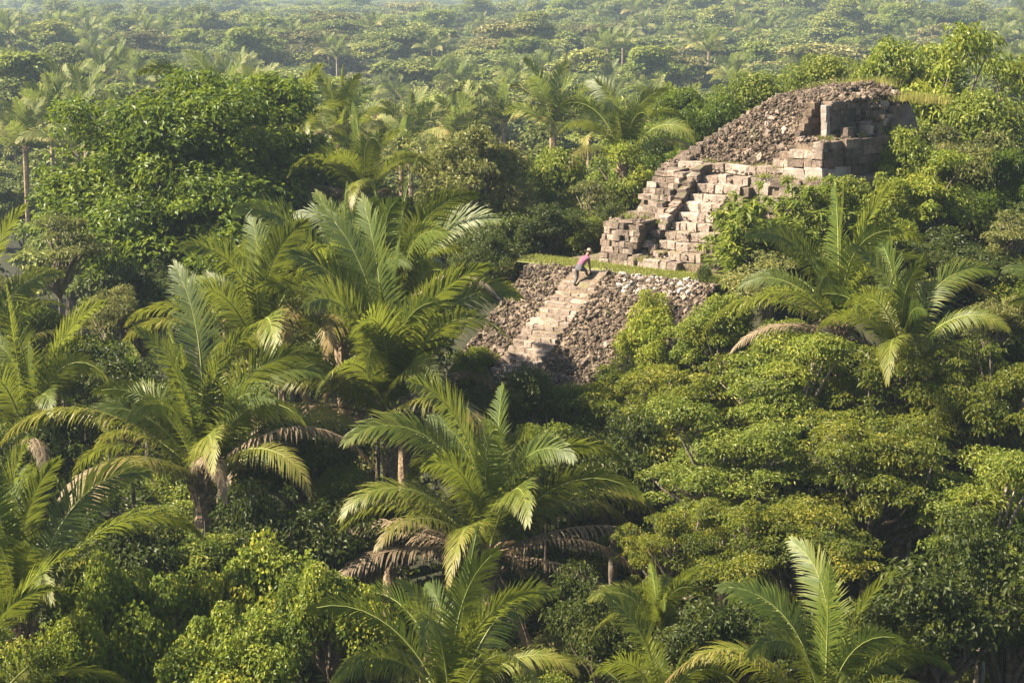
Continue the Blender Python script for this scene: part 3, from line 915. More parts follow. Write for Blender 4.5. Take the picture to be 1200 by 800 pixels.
# ------------------------------------------------------------------ palm fronds
def frond_geo(rg, L, e0, bend, droop, twist, nleaf, lmax, width, old=0.0, gaps=0.0, seg=3):
    """an arching feather frond in the xz plane, growing from the origin towards +x"""
    n = 26
    s = np.linspace(0, 1, n)
    el = e0 - bend * s ** 2.0
    side = rg.normal(0, .12) * s ** 2
    ds = L / (n - 1)
    dirv = np.stack([np.cos(el) * np.cos(side), np.cos(el) * np.sin(side), np.sin(el)], 1)
    pts = np.concatenate([[[0, 0, 0]], np.cumsum(dirv[:-1] * ds, 0)])
    V, Fc, A = [], [], []
    tw_s = rg.choice([-1, 1]) * twist
    nb = 0
    for sg in (-1, 1):
        for i in range(nleaf):
            t = .13 + .87 * (i + rg.uniform(-.25, .25)) / (nleaf - 1)
            t = min(max(t, .1), 1.0)
            if gaps and rg.uniform() < gaps + .02:
                continue
            j = t * (n - 1)
            k = min(int(j), n - 2)
            f = j - k
            p = pts[k] * (1 - f) + pts[k + 1] * f
            T = dirv[k] * (1 - f) + dirv[k + 1] * f
            T = T / np.linalg.norm(T)
            B = np.cross(np.array([0, 0, 1.0]), T)
            bl = np.linalg.norm(B)
            B = np.array([0, 1.0, 0]) if bl < .15 else B / bl
            Nn = np.cross(T, B)
            tw = tw_s * min(1, t * 1.5)
            Bt = B * math.cos(tw) + Nn * math.sin(tw)
            Nt = -B * math.sin(tw) + Nn * math.cos(tw)
            fw = math.radians(64 - 40 * t ** 1.8) + rg.normal(0, .06)
            d = Bt * sg * math.sin(fw) + T * math.cos(fw) + Nt * (.16 + rg.normal(0, .05))
            d /= np.linalg.norm(d)
            ll = lmax * (.55 + .45 * math.sin(math.pi * min(1, .15 + t * .8))) * (1.0 if t < .75 else 1 - .55 * ((t - .75) / .25) ** 1.5) * rg.uniform(.9, 1.08)
            wd = np.cross(d, Nt)
            wd = wd / np.linalg.norm(wd)
            dr = droop * rg.uniform(.5, 1.6)
            q = [p]
            dd = d
            for a in range(seg):
                dd = dd + np.array([0, 0, -1.0]) * dr * (.35 + .5 * a)
                dd = dd / np.linalg.norm(dd)
                q.append(q[-1] + dd * ll / seg)
            ws = [width * .6, width, width * .75, 0][:seg] + [0]
            if seg == 2:
                ws = [width * .7, width, 0]
            b = len(V)
            for a in range(seg):
                V.append(q[a] - wd * ws[a] * .5)
                V.append(q[a] + wd * ws[a] * .5)
            V.append(q[seg])
            vv = np.clip(rg.normal(.22, .10) + old * (.35 + .75 * t ** 2), 0, 1)
            for a in range(seg - 1):
                Fc.append((b + 2 * a, b + 2 * a + 1, b + 2 * a + 3))
                Fc.append((b + 2 * a, b + 2 * a + 3, b + 2 * a + 2))
                A += [vv, vv]
            Fc.append((b + 2 * seg - 2, b + 2 * seg - 1, b + 2 * seg))
            A.append(min(1, vv + .12))
    rib = (pts, [max(.008, .055 * (1 - t) ** 1.1 * L / 6.5) for t in s])
    return np.array(V), np.array(Fc), np.array(A), rib

FR = {}
def make_frond(key, seed, e0, bend, droop, twist, old=0.0, gaps=.0, mat='frond', rib='midrib', L=6.6, nleaf=90, lmax=1.08, width=.058):
    rg = np.random.default_rng(seed)
    V, Fc, A, rb = frond_geo(rg, L, R(e0), R(bend), droop, R(twist), nleaf, lmax, width, old, gaps)
    mb = MB()
    pts, rad = rb
    mb.tube([tuple(p) for p in pts[::2]], list(rad[::2]), 5)
    FR.setdefault(key, []).append((mesh_np('frond_' + key, V, Fc, mat, v=A), mb.mesh('midrib_' + key, rib, True)))
for i, (e0, bd, dr, tw, old) in enumerate([(87, 55, .12, 55, 0), (84, 75, .14, 70, .0), (80, 92, .15, 60, .05)]):
    make_frond('up', 200 + i, e0, bd, dr, tw, old)
for i, (e0, bd, dr, tw, old) in enumerate([(74, 105, .2, 60, .08), (70, 115, .24, 40, .12), (68, 95, .2, 75, .05), (76, 125, .25, 55, .12)]):
    make_frond('high', 210 + i, e0, bd, dr, tw, old)
for i, (e0, bd, dr, tw, old) in enumerate([(60, 115, .32, 40, .2), (54, 118, .36, 30, .28), (56, 100, .3, 60, .15), (50, 105, .38, 45, .32)]):
    make_frond('mid', 220 + i, e0, bd, dr, tw, old)
for i, (e0, bd, dr, tw, old) in enumerate([(42, 105, .45, 25, .6), (34, 95, .5, 20, .72), (38, 110, .45, 35, .5)]):
    make_frond('low', 230 + i, e0, bd, dr, tw, old, .05)
for i, (e0, bd, dr, tw) in enumerate([(40, 100, .6, 20), (22, 85, .6, 20), (8, 70, .6, 30)]):
    make_frond('dead', 240 + i, e0, bd, dr, tw, .25, .12, 'frond_dead', 'midrib_dead', lmax=.85)
for i, (e0, bd) in enumerate([(-25, 45), (-48, 38)]):
    make_frond('hang', 250 + i, e0, bd, .7, 15, .1, .2, 'frond_dead', 'midrib_dead', L=5.6, lmax=.6)
make_frond('spear', 260, 87, 8, .02, 80, .12, lmax=.42, nleaf=60, L=5.8)

def trunk_mesh(name, seed, mat='palm_trunk'):
    """unit-high palm trunk, ringed by old leaf bases near the top"""
    r = random.Random(seed)
    mb = MB()
    n = 22
    pts, rad = [], []
    for i in range(n + 1):
        t = i / n
        pts.append((.12 * math.sin(t * 2.2), .08 * math.sin(t * 3), t))
        rad.append((.24 - .04 * t) * (1 + .10 * (i % 2)) * r.uniform(.94, 1.06) * (1.35 if t > .8 else 1))
    mb.tube(pts, rad, 9)
    return mb.mesh(name, mat, False)
PT = [trunk_mesh('palm_trunk', i) for i in range(3)]
def boot_mesh(seed):
    """fibrous head of broken leaf bases the fronds grow from"""
    r = random.Random(seed)
    mb = MB()
    for k in range(46):
        a = k * 2.4
        z = -1.0 + 1.15 * k / 46
        el = R(r.uniform(35, 75))
        p = Vector((.16 * math.cos(a), .16 * math.sin(a), z))
        d = Vector((math.cos(a) * math.cos(el), math.sin(a) * math.cos(el), math.sin(el)))
        l = r.uniform(.35, .8)
        mb.tube([p, p + d * l * .6, p + d * l + Vector((0, 0, -.06))], [.09, .07, .03], 4)
    return mb.mesh('boots', 'palm_trunk')
BOOT = [boot_mesh(i) for i in range(3)]

def place_palm(px, py, Y, L, seed, label, nf=20, dead=2, hang=0, spear=True, low=1.0, az0=None, group='palms of the clearing', forced=(), clear=None):
    """crown base where the fronds spring, Y metres out"""
    r = random.Random(seed)
    c = at(px, py, Y)
    g = gz(c[0], c[1])
    root = tag(link('palm_tree', None, loc=(c[0], c[1], g)), label, 'palm', group)
    h = max(c[2] - g, .6)
    k = L / 6.6
    tl = PT[seed % 3]
    link('trunk', tl, root, (-.12 * math.sin(2.2) * k, 0, 0), (0, 0, 0), (k, k, h))
    link('leaf_bases', BOOT[seed % 3], root, (0, 0, h), (0, 0, r.uniform(0, 6)), (k, k, k))
    a = r.uniform(0, 6.28) if az0 is None else az0
    specs = []
    for i in range(nf):
        t = i / max(1, nf - 1)
        key = 'up' if t < .30 else 'high' if t < .62 else 'mid' if t < .88 else 'low'
        a += 2.39996 + r.uniform(-.2, .2)
        if clear and abs((a - clear[0] + math.pi) % (2 * math.pi) - math.pi) < clear[1] and key in ('mid', 'low'):
            continue
        specs.append((key, a))
    for i in range(dead):
        specs.append(('dead', r.uniform(0, 6.28)))
    for i in range(hang):
        specs.append(('hang', r.uniform(0, 6.28)))
    specs += [(k_, R(a_)) for k_, a_ in forced]
    if spear:
        specs.append(('spear', r.uniform(0, 6.28)))
    lean = Matrix.Rotation(r.gauss(0, .09), 3, 'X') @ Matrix.Rotation(r.gauss(0, .09), 3, 'Y')
    for key, a_ in specs:
        fm, rm = r.choice(FR[key])
        s = k * r.uniform(.74, 1.14)
        rot = (lean @ Matrix.Rotation(a_, 3, 'Z') @ Matrix.Rotation(r.uniform(-.10, .10), 3, 'X') @ Matrix.Rotation(r.uniform(-.09, .09), 3, 'Y')).to_euler()
        f = link('frond', fm, root, (0, 0, h - .05), rot, (s, s, s))
        link('midrib', rm, f)
    return root

def far_palm_mesh(seed, nf, L=4.8, th=13.0):
    rg = np.random.default_rng(seed)
    VV, FF, AA, MI = [], [], [], []
    b = 0
    mb = MB()
    mb.tube([(0, 0, -th), (.1, .05, -th * .5), (0, 0, 0)], [.25, .2, .26], 6)
    a = rg.uniform(0, 6)
    for i in range(nf):
        t = i / (nf - 1)
        e0 = 86 - 62 * t ** 1.2
        V, Fc, A, rb = frond_geo(rg, L * rg.uniform(.85, 1.1), R(e0), R(45 + 45 * t), .15 + .3 * t, R(45), 24, 1.1, .15, .1 + .35 * t ** 2, 0, 2)
        a += 2.4 + rg.uniform(-.2, .2)
        Rm = np.array([[math.cos(a), -math.sin(a), 0], [math.sin(a), math.cos(a), 0], [0, 0, 1]])
        VV.append(V @ Rm.T)
        FF.append(Fc + b)
        AA.append(A)
        MI.append(np.zeros(len(Fc), int))
        b += len(V)
        mb.tube([tuple(Rm @ p) for p in rb[0][::5]], [x * 1.2 for x in rb[1][::5]], 3, cap=False)
    tf = []
    for f in mb.f:
        tf += [(f[0], f[i], f[i + 1]) for i in range(1, len(f) - 1)]
    VV.append(np.array(mb.v))
    FF.append(np.array(tf) + b)
    AA.append(np.full(len(tf), .5))
    MI.append(np.ones(len(tf), int))
    return mesh_np('far_palm', np.concatenate(VV), np.concatenate(FF), ['frond_far', 'palm_trunk'], v=np.concatenate(AA), midx=np.concatenate(MI))
FARP = [far_palm_mesh(300 + i, n) for i, n in enumerate((13, 11, 15))]

# ------------------------------------------------------------------ placing trees
TRM = {}
def trunk_tube(bark, seed):
    key = (bark, seed)
    if key not in TRM:
        r = random.Random(seed)
        mb = MB()
        pts = [(r.uniform(-.12, .12) * (0 < i < 6), r.uniform(-.12, .12) * (0 < i < 6), i / 6) for i in range(7)]
        mb.tube(pts, [1.5, 1.1, 1.0, .95, .9, .85, .75], 8)
        TRM[key] = mb.mesh('trunk', bark, True)
    return TRM[key]

def place_tree(kind, px, top, Y, wpx, label, cat='tree', group=None, hpx=None, rz=None, name='broadleaf_tree', sink=False):
    """crown centred at px with its top at row `top`, Y metres out, wpx wide (measured on the photograph)"""
    K = KINDS[kind]
    ppm = F_PX / Y
    sx = wpx / ppm / (2 * K['R'])
    sz = sx if hpx is None else hpx / ppm / K['H']
    c = at(px, top, Y)
    zt = c[2]
    g = gz(c[0], c[1])
    zb = zt - K['H'] * sz
    if zb < g + .1 and not sink:
        sz = max(.35 * sz, (zt - g - .1) / K['H'])
        zb = g + .1
    r = random.Random(px * 7 + Y)
    root = tag(link(name, None, loc=(c[0], c[1], g)), label, cat, group)
    a = r.uniform(0, 6.28) if rz is None else rz
    link('crown', K['crown'], root, (0, 0, zb - g), (0, 0, a), (sx, sx, sz))
    link('branches', K['branches'], root, (0, 0, zb - g), (0, 0, a), (sx, sx, sz))
    tr = K['r'] * sx * (1.0 if cat == 'tree' else .4)
    link('trunk' if cat == 'tree' else 'stem', trunk_tube(K['bark'], int(r.random() * 3)), root, (0, 0, min(-.15, zb - g - .3)), (0, 0, a), (tr, tr, max(zb - g, 0) + .3 + .25 * sz))
    return root

G1 = 'trees of the near jungle'
# left: the big dark tree and its neighbours
place_tree('glossy', 230, 97, 100, 440, 'huge dark glossy-leaved tree, the widest crown in the jungle', group=None, hpx=235, rz=.6)
place_tree('open', 66, 238, 88, 120, 'small grey-leaved open tree with pale trunk before the huge dark tree', hpx=105)
place_tree('olive_b', 20, 300, 84, 110, 'sparse bush under the grey-leaved open tree', cat='shrub', name='shrub', hpx=100)
place_tree('dark', 165, 300, 90, 150, 'shaded shrub at the foot of the huge dark tree', cat='shrub', name='shrub', hpx=110)
place_tree('olive_b', 120, 320, 84, 100, 'brownish olive bush between the huge dark tree and the palms', cat='shrub', name='shrub', hpx=90)
place_tree('medium_b', 40, 330, 80, 130, 'leafy bush behind the dark palm at the clearing rim', cat='shrub', name='shrub', hpx=110)
# middle: pale tree left of the temple
place_tree('olive_a', 560, 150, 101, 190, 'rounded pale olive tree between the palms and the temple plaza', hpx=135)
place_tree('medium_a', 655, 180, 104, 130, 'mid-green tree beside the shaded plaza behind the pyramid terraces', hpx=120)
place_tree('open', 690, 200, 99, 90, 'thin pale-stemmed sapling next to the pyramid terraces', hpx=90)
place_tree('dark', 655, 245, 97.5, 90, 'dark shrub shading the bare plaza', cat='shrub', name='shrub', hpx=50)
place_tree('dark', 640, 236, 92.5, 95, 'dark leaning bush at the back of the grass strip', cat='shrub', name='shrub', hpx=66)
place_tree('medium_b', 690, 238, 95, 60, 'small leafy bush tucked behind the left corner of the pyramid', cat='shrub', name='shrub', hpx=60)
place_tree('dark', 703, 236, 96.5, 62, 'dark bush pressed against the left edge of the pyramid', cat='shrub', name='shrub', hpx=62)
place_tree('medium_b', 610, 235, 94, 90, 'green bush at the left end of the grass strip', cat='shrub', name='shrub', hpx=75)
place_tree('dark', 575, 270, 88, 80, 'dark green bush left of the rubble platform', cat='shrub', name='shrub', hpx=100)
place_tree('medium_b', 560, 385, 82, 70, 'low bright bush at the foot of the left rubble slope', cat='shrub', name='shrub', hpx=80)
place_tree('yellow', 745, 186, 104, 90, 'bright yellow-green bush behind the pyramid terraces', hpx=70)
# behind the temple
place_tree('glossy', 812, 112, 113, 210, 'dark glossy tree standing behind the rubble mound', hpx=150, rz=2)
place_tree('medium_a', 885, 92, 116, 150, 'light green tree just left of the rubble mound crest', hpx=130)
place_tree('medium_a', 745, 150, 114, 150, 'mid-green tree behind the pyramid beside the leaning palm', hpx=120)
place_tree('medium_a', 1050, 58, 112, 190, 'tall leafy tree behind the collapsed corner of the pyramid', hpx=190)
place_tree('yellow', 1110, 72, 107, 150, 'yellow-green tree behind and right of the pyramid top', hpx=150)
place_tree('medium_b', 1080, 105, 101, 120, 'bush growing against the collapsed corner of the pyramid', cat='shrub', name='shrub', hpx=130)
place_tree('medium_a', 1155, 115, 104, 190, 'broad bright tree right of the pyramid top', hpx=160)
place_tree('yellow', 1190, 100, 112, 150, 'pale yellow-green tree beyond the broad bright tree', hpx=130)
place_tree('olive_a', 1000, 78, 118, 150, 'olive tree rising directly behind the crest grass', hpx=100)
place_tree('medium_a', 965, 70, 121, 130, 'pale tree showing over the left end of the crest', hpx=100)
place_tree('medium_a', 1085, 62, 116, 190, 'high leafy crown behind the yellow-green tree', hpx=150)
place_tree('medium_a', 340, 215, 101, 130, 'green tree under the palm on the right flank of the huge dark tree', hpx=110)
place_tree('dark', 420, 225, 97, 150, 'dark tree between the crowded palms and the pale olive tree', hpx=110)
place_tree('medium_b', 480, 205, 104, 110, 'leafy tree left of the pale olive tree', hpx=90)
# right slope below the pyramid
place_tree('medium_a', 1052, 158, 90.5, 140, 'leafy tree overlapping the right side of the big faced block', hpx=150)
place_tree('olive_a', 1120, 150, 91, 150, 'grey-green tree on the slope right of the pyramid', hpx=110)
place_tree('yellow', 1095, 195, 86, 110, 'bright lime-yellow tree among darker trees on the right slope', hpx=70)
place_tree('glossy', 1180, 180, 90, 150, 'dark tree at the rim of the right slope', hpx=120, rz=4)
place_tree('open', 1185, 238, 82, 90, 'small spreading tree with a bare pale trunk on the right slope', hpx=70)
place_tree('medium_b', 1015, 196, 87.5, 115, 'green bush below the big faced block', cat='shrub', name='shrub', hpx=120)
place_tree('medium_a', 985, 212, 85, 120, 'leafy tree growing up against the right end of the terrace wall', hpx=130)
place_tree('vine_c', 1042, 208, 84.5, 110, 'dense bright bush below the collapsed corner of the pyramid', cat='shrub', name='shrub', hpx=110)
place_tree('dark', 1130, 270, 82, 160, 'dark shaded tree behind the two palms of the right slope', hpx=120)
place_tree('medium_b', 955, 218, 86.5, 100, 'green bush covering the foot of the terrace wall', cat='shrub', name='shrub', hpx=90)
place_tree('whorl', 906, 226, 83, 160, 'tree with big drooping leaves and pale limbs before the pyramid stair', hpx=125)
place_tree('open', 905, 285, 79, 120, 'pale-limbed shrub below the drooping-leaved tree', cat='shrub', name='shrub', hpx=100)
place_tree('dark', 834, 306, 82, 52, 'dark ivy-covered stump at the right end of the grass strip', cat='shrub', name='shrub', hpx=80, sink=True)
place_tree('vine_c', 778, 345, 79.8, 112, 'rounded bright bush against the right rubble slope', cat='shrub', name='shrub', hpx=115, sink=True)
place_tree('vine_c', 752, 398, 78, 105, 'bright green bush at the foot of the right rubble slope', cat='shrub', name='shrub', hpx=90, sink=True)
place_tree('medium_a', 850, 350, 77, 130, 'leafy tree below the ivy-covered stump', hpx=100)
place_tree('medium_b', 930, 350, 75, 100, 'green bush under the drooping fronds of the upright palm', cat='shrub', name='shrub', hpx=90)
place_tree('olive_b', 1160, 330, 76, 110, 'olive bush beside the palms of the right slope', cat='shrub', name='shrub', hpx=90)
# big feathery canopies, front right
place_tree('layer_a', 800, 415, 71, 270, 'feathery tree with layered crown below the right rubble slope', hpx=150)
place_tree('layer_c', 930, 385, 70, 260, 'feathery layered tree under the upright palm, sunlit top', hpx=150)
place_tree('layer_a', 1070, 388, 69, 280, 'wide feathery tree under the twin palms of the right slope', hpx=160, rz=2.2)
place_tree('layer_b', 1180, 380, 67, 230, 'feathery tree with bare pale limbs at the rim of the right slope', hpx=190, rz=1)
place_tree('layer_c', 850, 470, 64, 250, 'second feathery tree down the slope behind the brown-skirted palm', hpx=150, rz=3)
place_tree('layer_a', 1020, 480, 63, 290, 'second-row feathery tree in the middle of the feathery stand', hpx=170, rz=4)
place_tree('layer_c', 1160, 520, 61, 260, 'shaded feathery tree with twisted bare limb', hpx=190, rz=5)
place_tree('layer_a', 930, 575, 58, 260, 'lowest feathery tree with flat sunlit leaf layers', hpx=150, rz=1.2)
place_tree('layer_b', 800, 570, 59.5, 180, 'feathery tree beside the drooping tips of the brown-skirted palm', hpx=140, rz=5)
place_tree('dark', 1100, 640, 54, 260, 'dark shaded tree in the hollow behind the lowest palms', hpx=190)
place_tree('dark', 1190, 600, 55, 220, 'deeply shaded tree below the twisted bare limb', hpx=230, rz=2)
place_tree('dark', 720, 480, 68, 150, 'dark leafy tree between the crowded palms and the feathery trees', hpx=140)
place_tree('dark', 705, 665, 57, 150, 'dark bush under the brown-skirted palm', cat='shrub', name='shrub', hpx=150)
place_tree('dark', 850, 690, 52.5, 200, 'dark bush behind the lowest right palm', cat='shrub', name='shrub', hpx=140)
place_tree('medium_b', 650, 765, 50.5, 130, 'leafy bush right of the lowest middle palm', cat='shrub', name='shrub', hpx=110)
# vine-covered bushes, front left
place_tree('vine_a', 150, 668, 52, 250, 'broad vine-smothered bush with sunlit rounded top', cat='shrub', name='shrub', hpx=190)
place_tree('vine_b', 300, 640, 54, 190, 'yellowish vine-covered bush between the vine mound and the brown-skirted palm', cat='shrub', name='shrub', hpx=170)
place_tree('vine_b', 385, 665, 51.5, 150, 'vine-covered bush left of the lowest middle palm', cat='shrub', name='shrub', hpx=130, rz=2)
place_tree('vine_a', 270, 730, 48.5, 220, 'low vine thicket in front of the yellowish vine bush', cat='shrub', name='shrub', hpx=120, rz=3)
place_tree('vine_b', 80, 720, 49, 150, 'vine bush beside the tall side palm fronds', cat='shrub', name='shrub', hpx=120, rz=4)
place_tree('medium_b', 240, 600, 61, 150, 'leafy thicket around the grey palm trunk', cat='shrub', name='shrub', hpx=110)
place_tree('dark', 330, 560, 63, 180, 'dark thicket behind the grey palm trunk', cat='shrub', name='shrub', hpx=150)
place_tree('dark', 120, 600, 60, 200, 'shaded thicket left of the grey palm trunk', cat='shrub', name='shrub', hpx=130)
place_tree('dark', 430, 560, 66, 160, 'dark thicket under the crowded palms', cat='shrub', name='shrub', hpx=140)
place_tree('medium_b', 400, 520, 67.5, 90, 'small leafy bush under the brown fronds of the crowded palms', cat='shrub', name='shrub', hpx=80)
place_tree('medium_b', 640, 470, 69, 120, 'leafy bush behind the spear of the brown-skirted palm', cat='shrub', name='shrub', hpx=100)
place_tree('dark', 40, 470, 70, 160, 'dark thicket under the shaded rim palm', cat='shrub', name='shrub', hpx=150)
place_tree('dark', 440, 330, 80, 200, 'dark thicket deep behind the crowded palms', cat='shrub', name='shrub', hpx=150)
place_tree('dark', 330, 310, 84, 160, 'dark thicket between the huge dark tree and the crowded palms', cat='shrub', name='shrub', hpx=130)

place_tree('dark', 150, 392, 73, 170, 'dark thicket closing the gap between the rim palm and the palm row', cat='shrub', name='shrub', hpx=130)
place_tree('medium_b', 95, 365, 77, 120, 'leafy thicket beside the brownish olive bush', cat='shrub', name='shrub', hpx=110)
place_tree('dark', 345, 480, 68, 170, 'dark thicket under the palm behind the bare trunk', cat='shrub', name='shrub', hpx=120)
place_tree('medium_b', 668, 428, 76.5, 120, 'leafy bush hiding the foot of the platform stair', cat='shrub', name='shrub', hpx=90, sink=True)
place_tree('dark', 600, 425, 76, 130, 'dark bush hiding the foot of the left rubble slope', cat='shrub', name='shrub', hpx=90, sink=True)
place_tree('vine_c', 718, 425, 77, 90, 'small bright bush at the lower edge of the right rubble slope', cat='shrub', name='shrub', hpx=80, sink=True)
# palms
place_palm(572, 648, 63, 6.9, 1, 'palm with a brown skirt of drooping dead fronds and tall spear', nf=20, dead=4, hang=1, forced=[('hang', -35), ('dead', 178), ('low', 12), ('low', 195), ('hang', 215), ('dead', -8), ('dead', 205), ('low', 225), ('dead', -30)])
place_palm(456, 488, 71, 7.4, 2, 'big crowded palm with wide arching fronds before the platform stair', nf=28, dead=2, forced=[('high', 30), ('low', 180), ('dead', -14), ('low', 200), ('dead', 190), ('dead', 215), ('dead', -20)], clear=(.1, .7))
place_palm(472, 388, 76, 6.8, 3, 'palm standing close behind the big crowded palm', nf=24, dead=1, clear=(.15, .8))
place_palm(400, 385, 76.5, 6.6, 4, 'palm between the crowded palms and the huge dark tree', nf=20, dead=1)
place_palm(236, 560, 66, 6.9, 5, 'palm on a pale bare trunk above the vine bushes', nf=20, dead=2, forced=[('low', 175), ('low', 190), ('dead', 210), ('low', 225), ('dead', -25), ('low', -40)])
place_palm(300, 425, 74, 6.4, 6, 'palm behind the pale bare trunk palm', nf=20, dead=1)
place_palm(530, 838, 49.5, 5.4, 7, 'lowest middle palm with fresh green upright fronds', nf=15, dead=0, low=0)
place_palm(965, 858, 50, 5.6, 8, 'lowest right palm, fan of fresh green fronds beyond the dark bush', nf=15, dead=0)
place_palm(775, 862, 50, 4.0, 9, 'small half-hidden palm between the two lowest palms', nf=10, dead=1)
place_palm(30, 740, 52, 6.0, 10, 'tall side palm with fronds rising beside the vine bushes', nf=16, dead=1)
place_palm(-30, 850, 47, 5.2, 11, 'low palm beside the vine thicket, mostly cut off', nf=12, dead=0)
place_palm(30, 520, 72, 6.2, 12, 'shaded rim palm with dark green fronds', nf=15, dead=2)
place_palm(-15, 430, 78, 6.2, 21, 'brown-tipped palm behind the shaded rim palm', nf=14, dead=3)
place_palm(985, 385, 73, 6.0, 13, 'upright palm on the right slope before the pyramid', nf=15, dead=1, forced=[('dead', 170), ('low', 185)])
place_palm(1060, 425, 69, 5.0, 14, 'twin palm with fresh fronds beside the upright palm', nf=14, dead=0)
place_palm(1265, 420, 73, 5.2, 15, 'palm with fronds reaching in beside the olive bush', nf=14, dead=1)
place_palm(775, 745, 55.5, 2.9, 16, 'dark shaded palm in the hollow under the feathery trees', nf=14, dead=0)
place_palm(260, 165, 108, 6.0, 17, 'sunlit palm top rising behind the huge dark tree', nf=14, dead=0)
place_palm(345, 190, 112, 5.6, 18, 'palm behind the right flank of the huge dark tree', nf=14, dead=1)
place_palm(730, 190, 106, 5.6, 19, 'leaning palm behind the mid-green plaza tree', nf=14, dead=0)
place_palm(430, 235, 98, 5.4, 20, 'palm behind the crowded palms with a dry tuft', nf=13, dead=2)
place_palm(400, 175, 118, 5.2, 22, 'palm in the hazy row behind the pale olive tree', nf=12, dead=1)

# ------------------------------------------------------------------ jungle beyond the clearing
rg = np.random.default_rng(42)
def scatter(y0, y1, n, wide=.30):
    Y = np.sqrt(rg.uniform(y0 ** 2, y1 ** 2, n))
    X = rg.uniform(-1, 1, n) * Y * wide
    return X, Y
def spread(X, Y, mind):
    keep = []
    cells = {}
    for i in range(len(X)):
        d = mind(Y[i]) if callable(mind) else mind
        cx, cy_ = int(X[i] // d), int(Y[i] // d)
        ok = True
        for a in (-1, 0, 1):
            for b in (-1, 0, 1):
                for j in cells.get((cx + a, cy_ + b), ()):
                    if (X[i] - X[j]) ** 2 + (Y[i] - Y[j]) ** 2 < d * d:
                        ok = False
        if ok:
            cells.setdefault((cx, cy_), []).append(i)
            keep.append(i)
    return np.array(keep)

def clear_of_temple(X, Y):
    lx, ly = to_local(X, Y)
    return ~((lx > -9) & (lx < 20) & (ly > -12) & (ly < 26))

X, Y = scatter(112, 480, 2500)
k = spread(X, Y, 8.4)
X, Y = X[k], Y[k]
m = clear_of_temple(X, Y)
X, Y = X[m], Y[m]
o_ = np.argsort(Y)[:285]
labels = ['hazy olive canopy tree in the forest beyond the temple clearing', 'hazy flat-topped canopy tree in the forest beyond the temple clearing',
          'hazy rounded canopy tree in the forest beyond the temple clearing', 'greyish dry-leaved canopy tree in the forest beyond the temple clearing',
          'small bushy canopy tree in the forest beyond the temple clearing']
YFAR = float(Y[o_].max())
src = bpy.data.collections.new('canopy_kinds')
seen = set()
for i in o_:
    f = int(rg.choice(5, p=[.27, .25, .2, .1, .18]))
    me, Rx, H = FAR[f]
    s = rg.choice([.8, 1.0, 1.2, 1.5, 1.9, 2.3]) * rg.uniform(.9, 1.1)
    s = min(s, .85 + .35 * sstep((Y[i] - 110) / 60) + 1.2 * sstep((Y[i] - 170) / 150))
    o = link('canopy_tree', me, None, (X[i], Y[i], gz(X[i], Y[i]) - .2), (0, 0, rg.uniform(0, 6.28)), (s, s, s ** .45 * rg.uniform(.75, 1.15)))
    tag(o, labels[f], 'tree', 'canopy trees beyond the clearing, kind ' + 'abcde'[f])
    if f not in seen:
        seen.add(f)
        src.objects.link(o)

def far_palm(x, y, s, f, zc, label='palm sticking out of the hazy forest canopy'):
    o = link('palm_tree', FARP[f], None, (x, y, zc), (0, 0, rg.uniform(0, 6.28)), (s, s, s))
    tag(o, label, 'palm', 'palms sticking out of the far canopy')
# palms one can pick out
for px, py, Y_, s in [(648, 150, 135, 1.0), (10, 45, 215, 1.25), (100, 135, 150, 1.1), (60, 140, 150, .9), (90, 175, 128, 1.0), (150, 165, 135, .9), (480, 165, 150, .9), (530, 165, 155, .85),
                     (1150, 55, 300, 1.15), (1105, 62, 290, 1.1), (1185, 30, 420, 1.1), (190, 40, 300, 1.1), (165, 28, 330, 1.0), (745, 15, 520, 1.3), (1060, 55, 300, .9), (470, 195, 130, .8),
                     (550, 150, 170, .85), (590, 145, 180, .9), (690, 165, 140, .9), (385, 60, 260, .9), (880, 50, 330, .9), (910, 52, 320, .9), (120, 90, 200, 1.0), (300, 120, 170, .9), (30, 175, 120, .9)]:
    if px != 648:
        for Y_ in np.arange(118, 1500, 4.0):
            c = at(px, py, Y_)
            if c[2] < gz(c[0], c[1]) + 13:
                break
    c = at(px, py, Y_)
    g = gz(c[0], c[1])
    far_palm(c[0], c[1], s, int(rg.integers(3)), c[2], *(['lone palm with stout pale trunk standing above the trees left of the pyramid'] if px == 648 else []))
Xp, Yp = scatter(125, 800, 170, .28)
mm = clear_of_temple(Xp, Yp)
for x, y in zip(Xp[mm], Yp[mm]):
    s = rg.uniform(.85, 1.2)
    far_palm(x, y, s, int(rg.integers(3)), gz(x, y) + rg.uniform(10, 14))

# the forest further off, one mass
X, Y = scatter(YFAR - 6, 2800, 75000, .31)
k = spread(X, Y, lambda y: 8.6 if y < 700 else 11.5 if y < 1400 else 16.0)
X, Y = X[k], Y[k]
n = len(X)
pts = np.stack([X, Y, ground_z(X, Y)], 1)
me = bpy.data.meshes.new('far_forest')
me.vertices.add(n)
me.vertices.foreach_set('co', pts.astype(np.float32).ravel())
sc_ = (rg.choice([.8, 1.0, 1.2, 1.5, 1.9, 2.4], n) * rg.uniform(.9, 1.1, n) * np.where(Y < 700, 1, np.where(Y < 1400, 1.3, 1.8))).astype(np.float32)
zs = (rg.uniform(.7, 1.15, n)).astype(np.float32)
for nm, arr in (('sx', sc_), ('sz', sc_ ** .45 * zs), ('rot', rg.uniform(0, 6.28, n).astype(np.float32))):
    at_ = me.attributes.new(nm, 'FLOAT', 'POINT')
    at_.data.foreach_set('value', arr)
forest = tag(link('far_forest', me), 'hazy green jungle canopy stretching to the horizon', 'forest', kind='stuff')
ng = bpy.data.node_groups.new('forest', 'GeometryNodeTree')
ng.interface.new_socket('Geometry', in_out='INPUT', socket_type='NodeSocketGeometry')
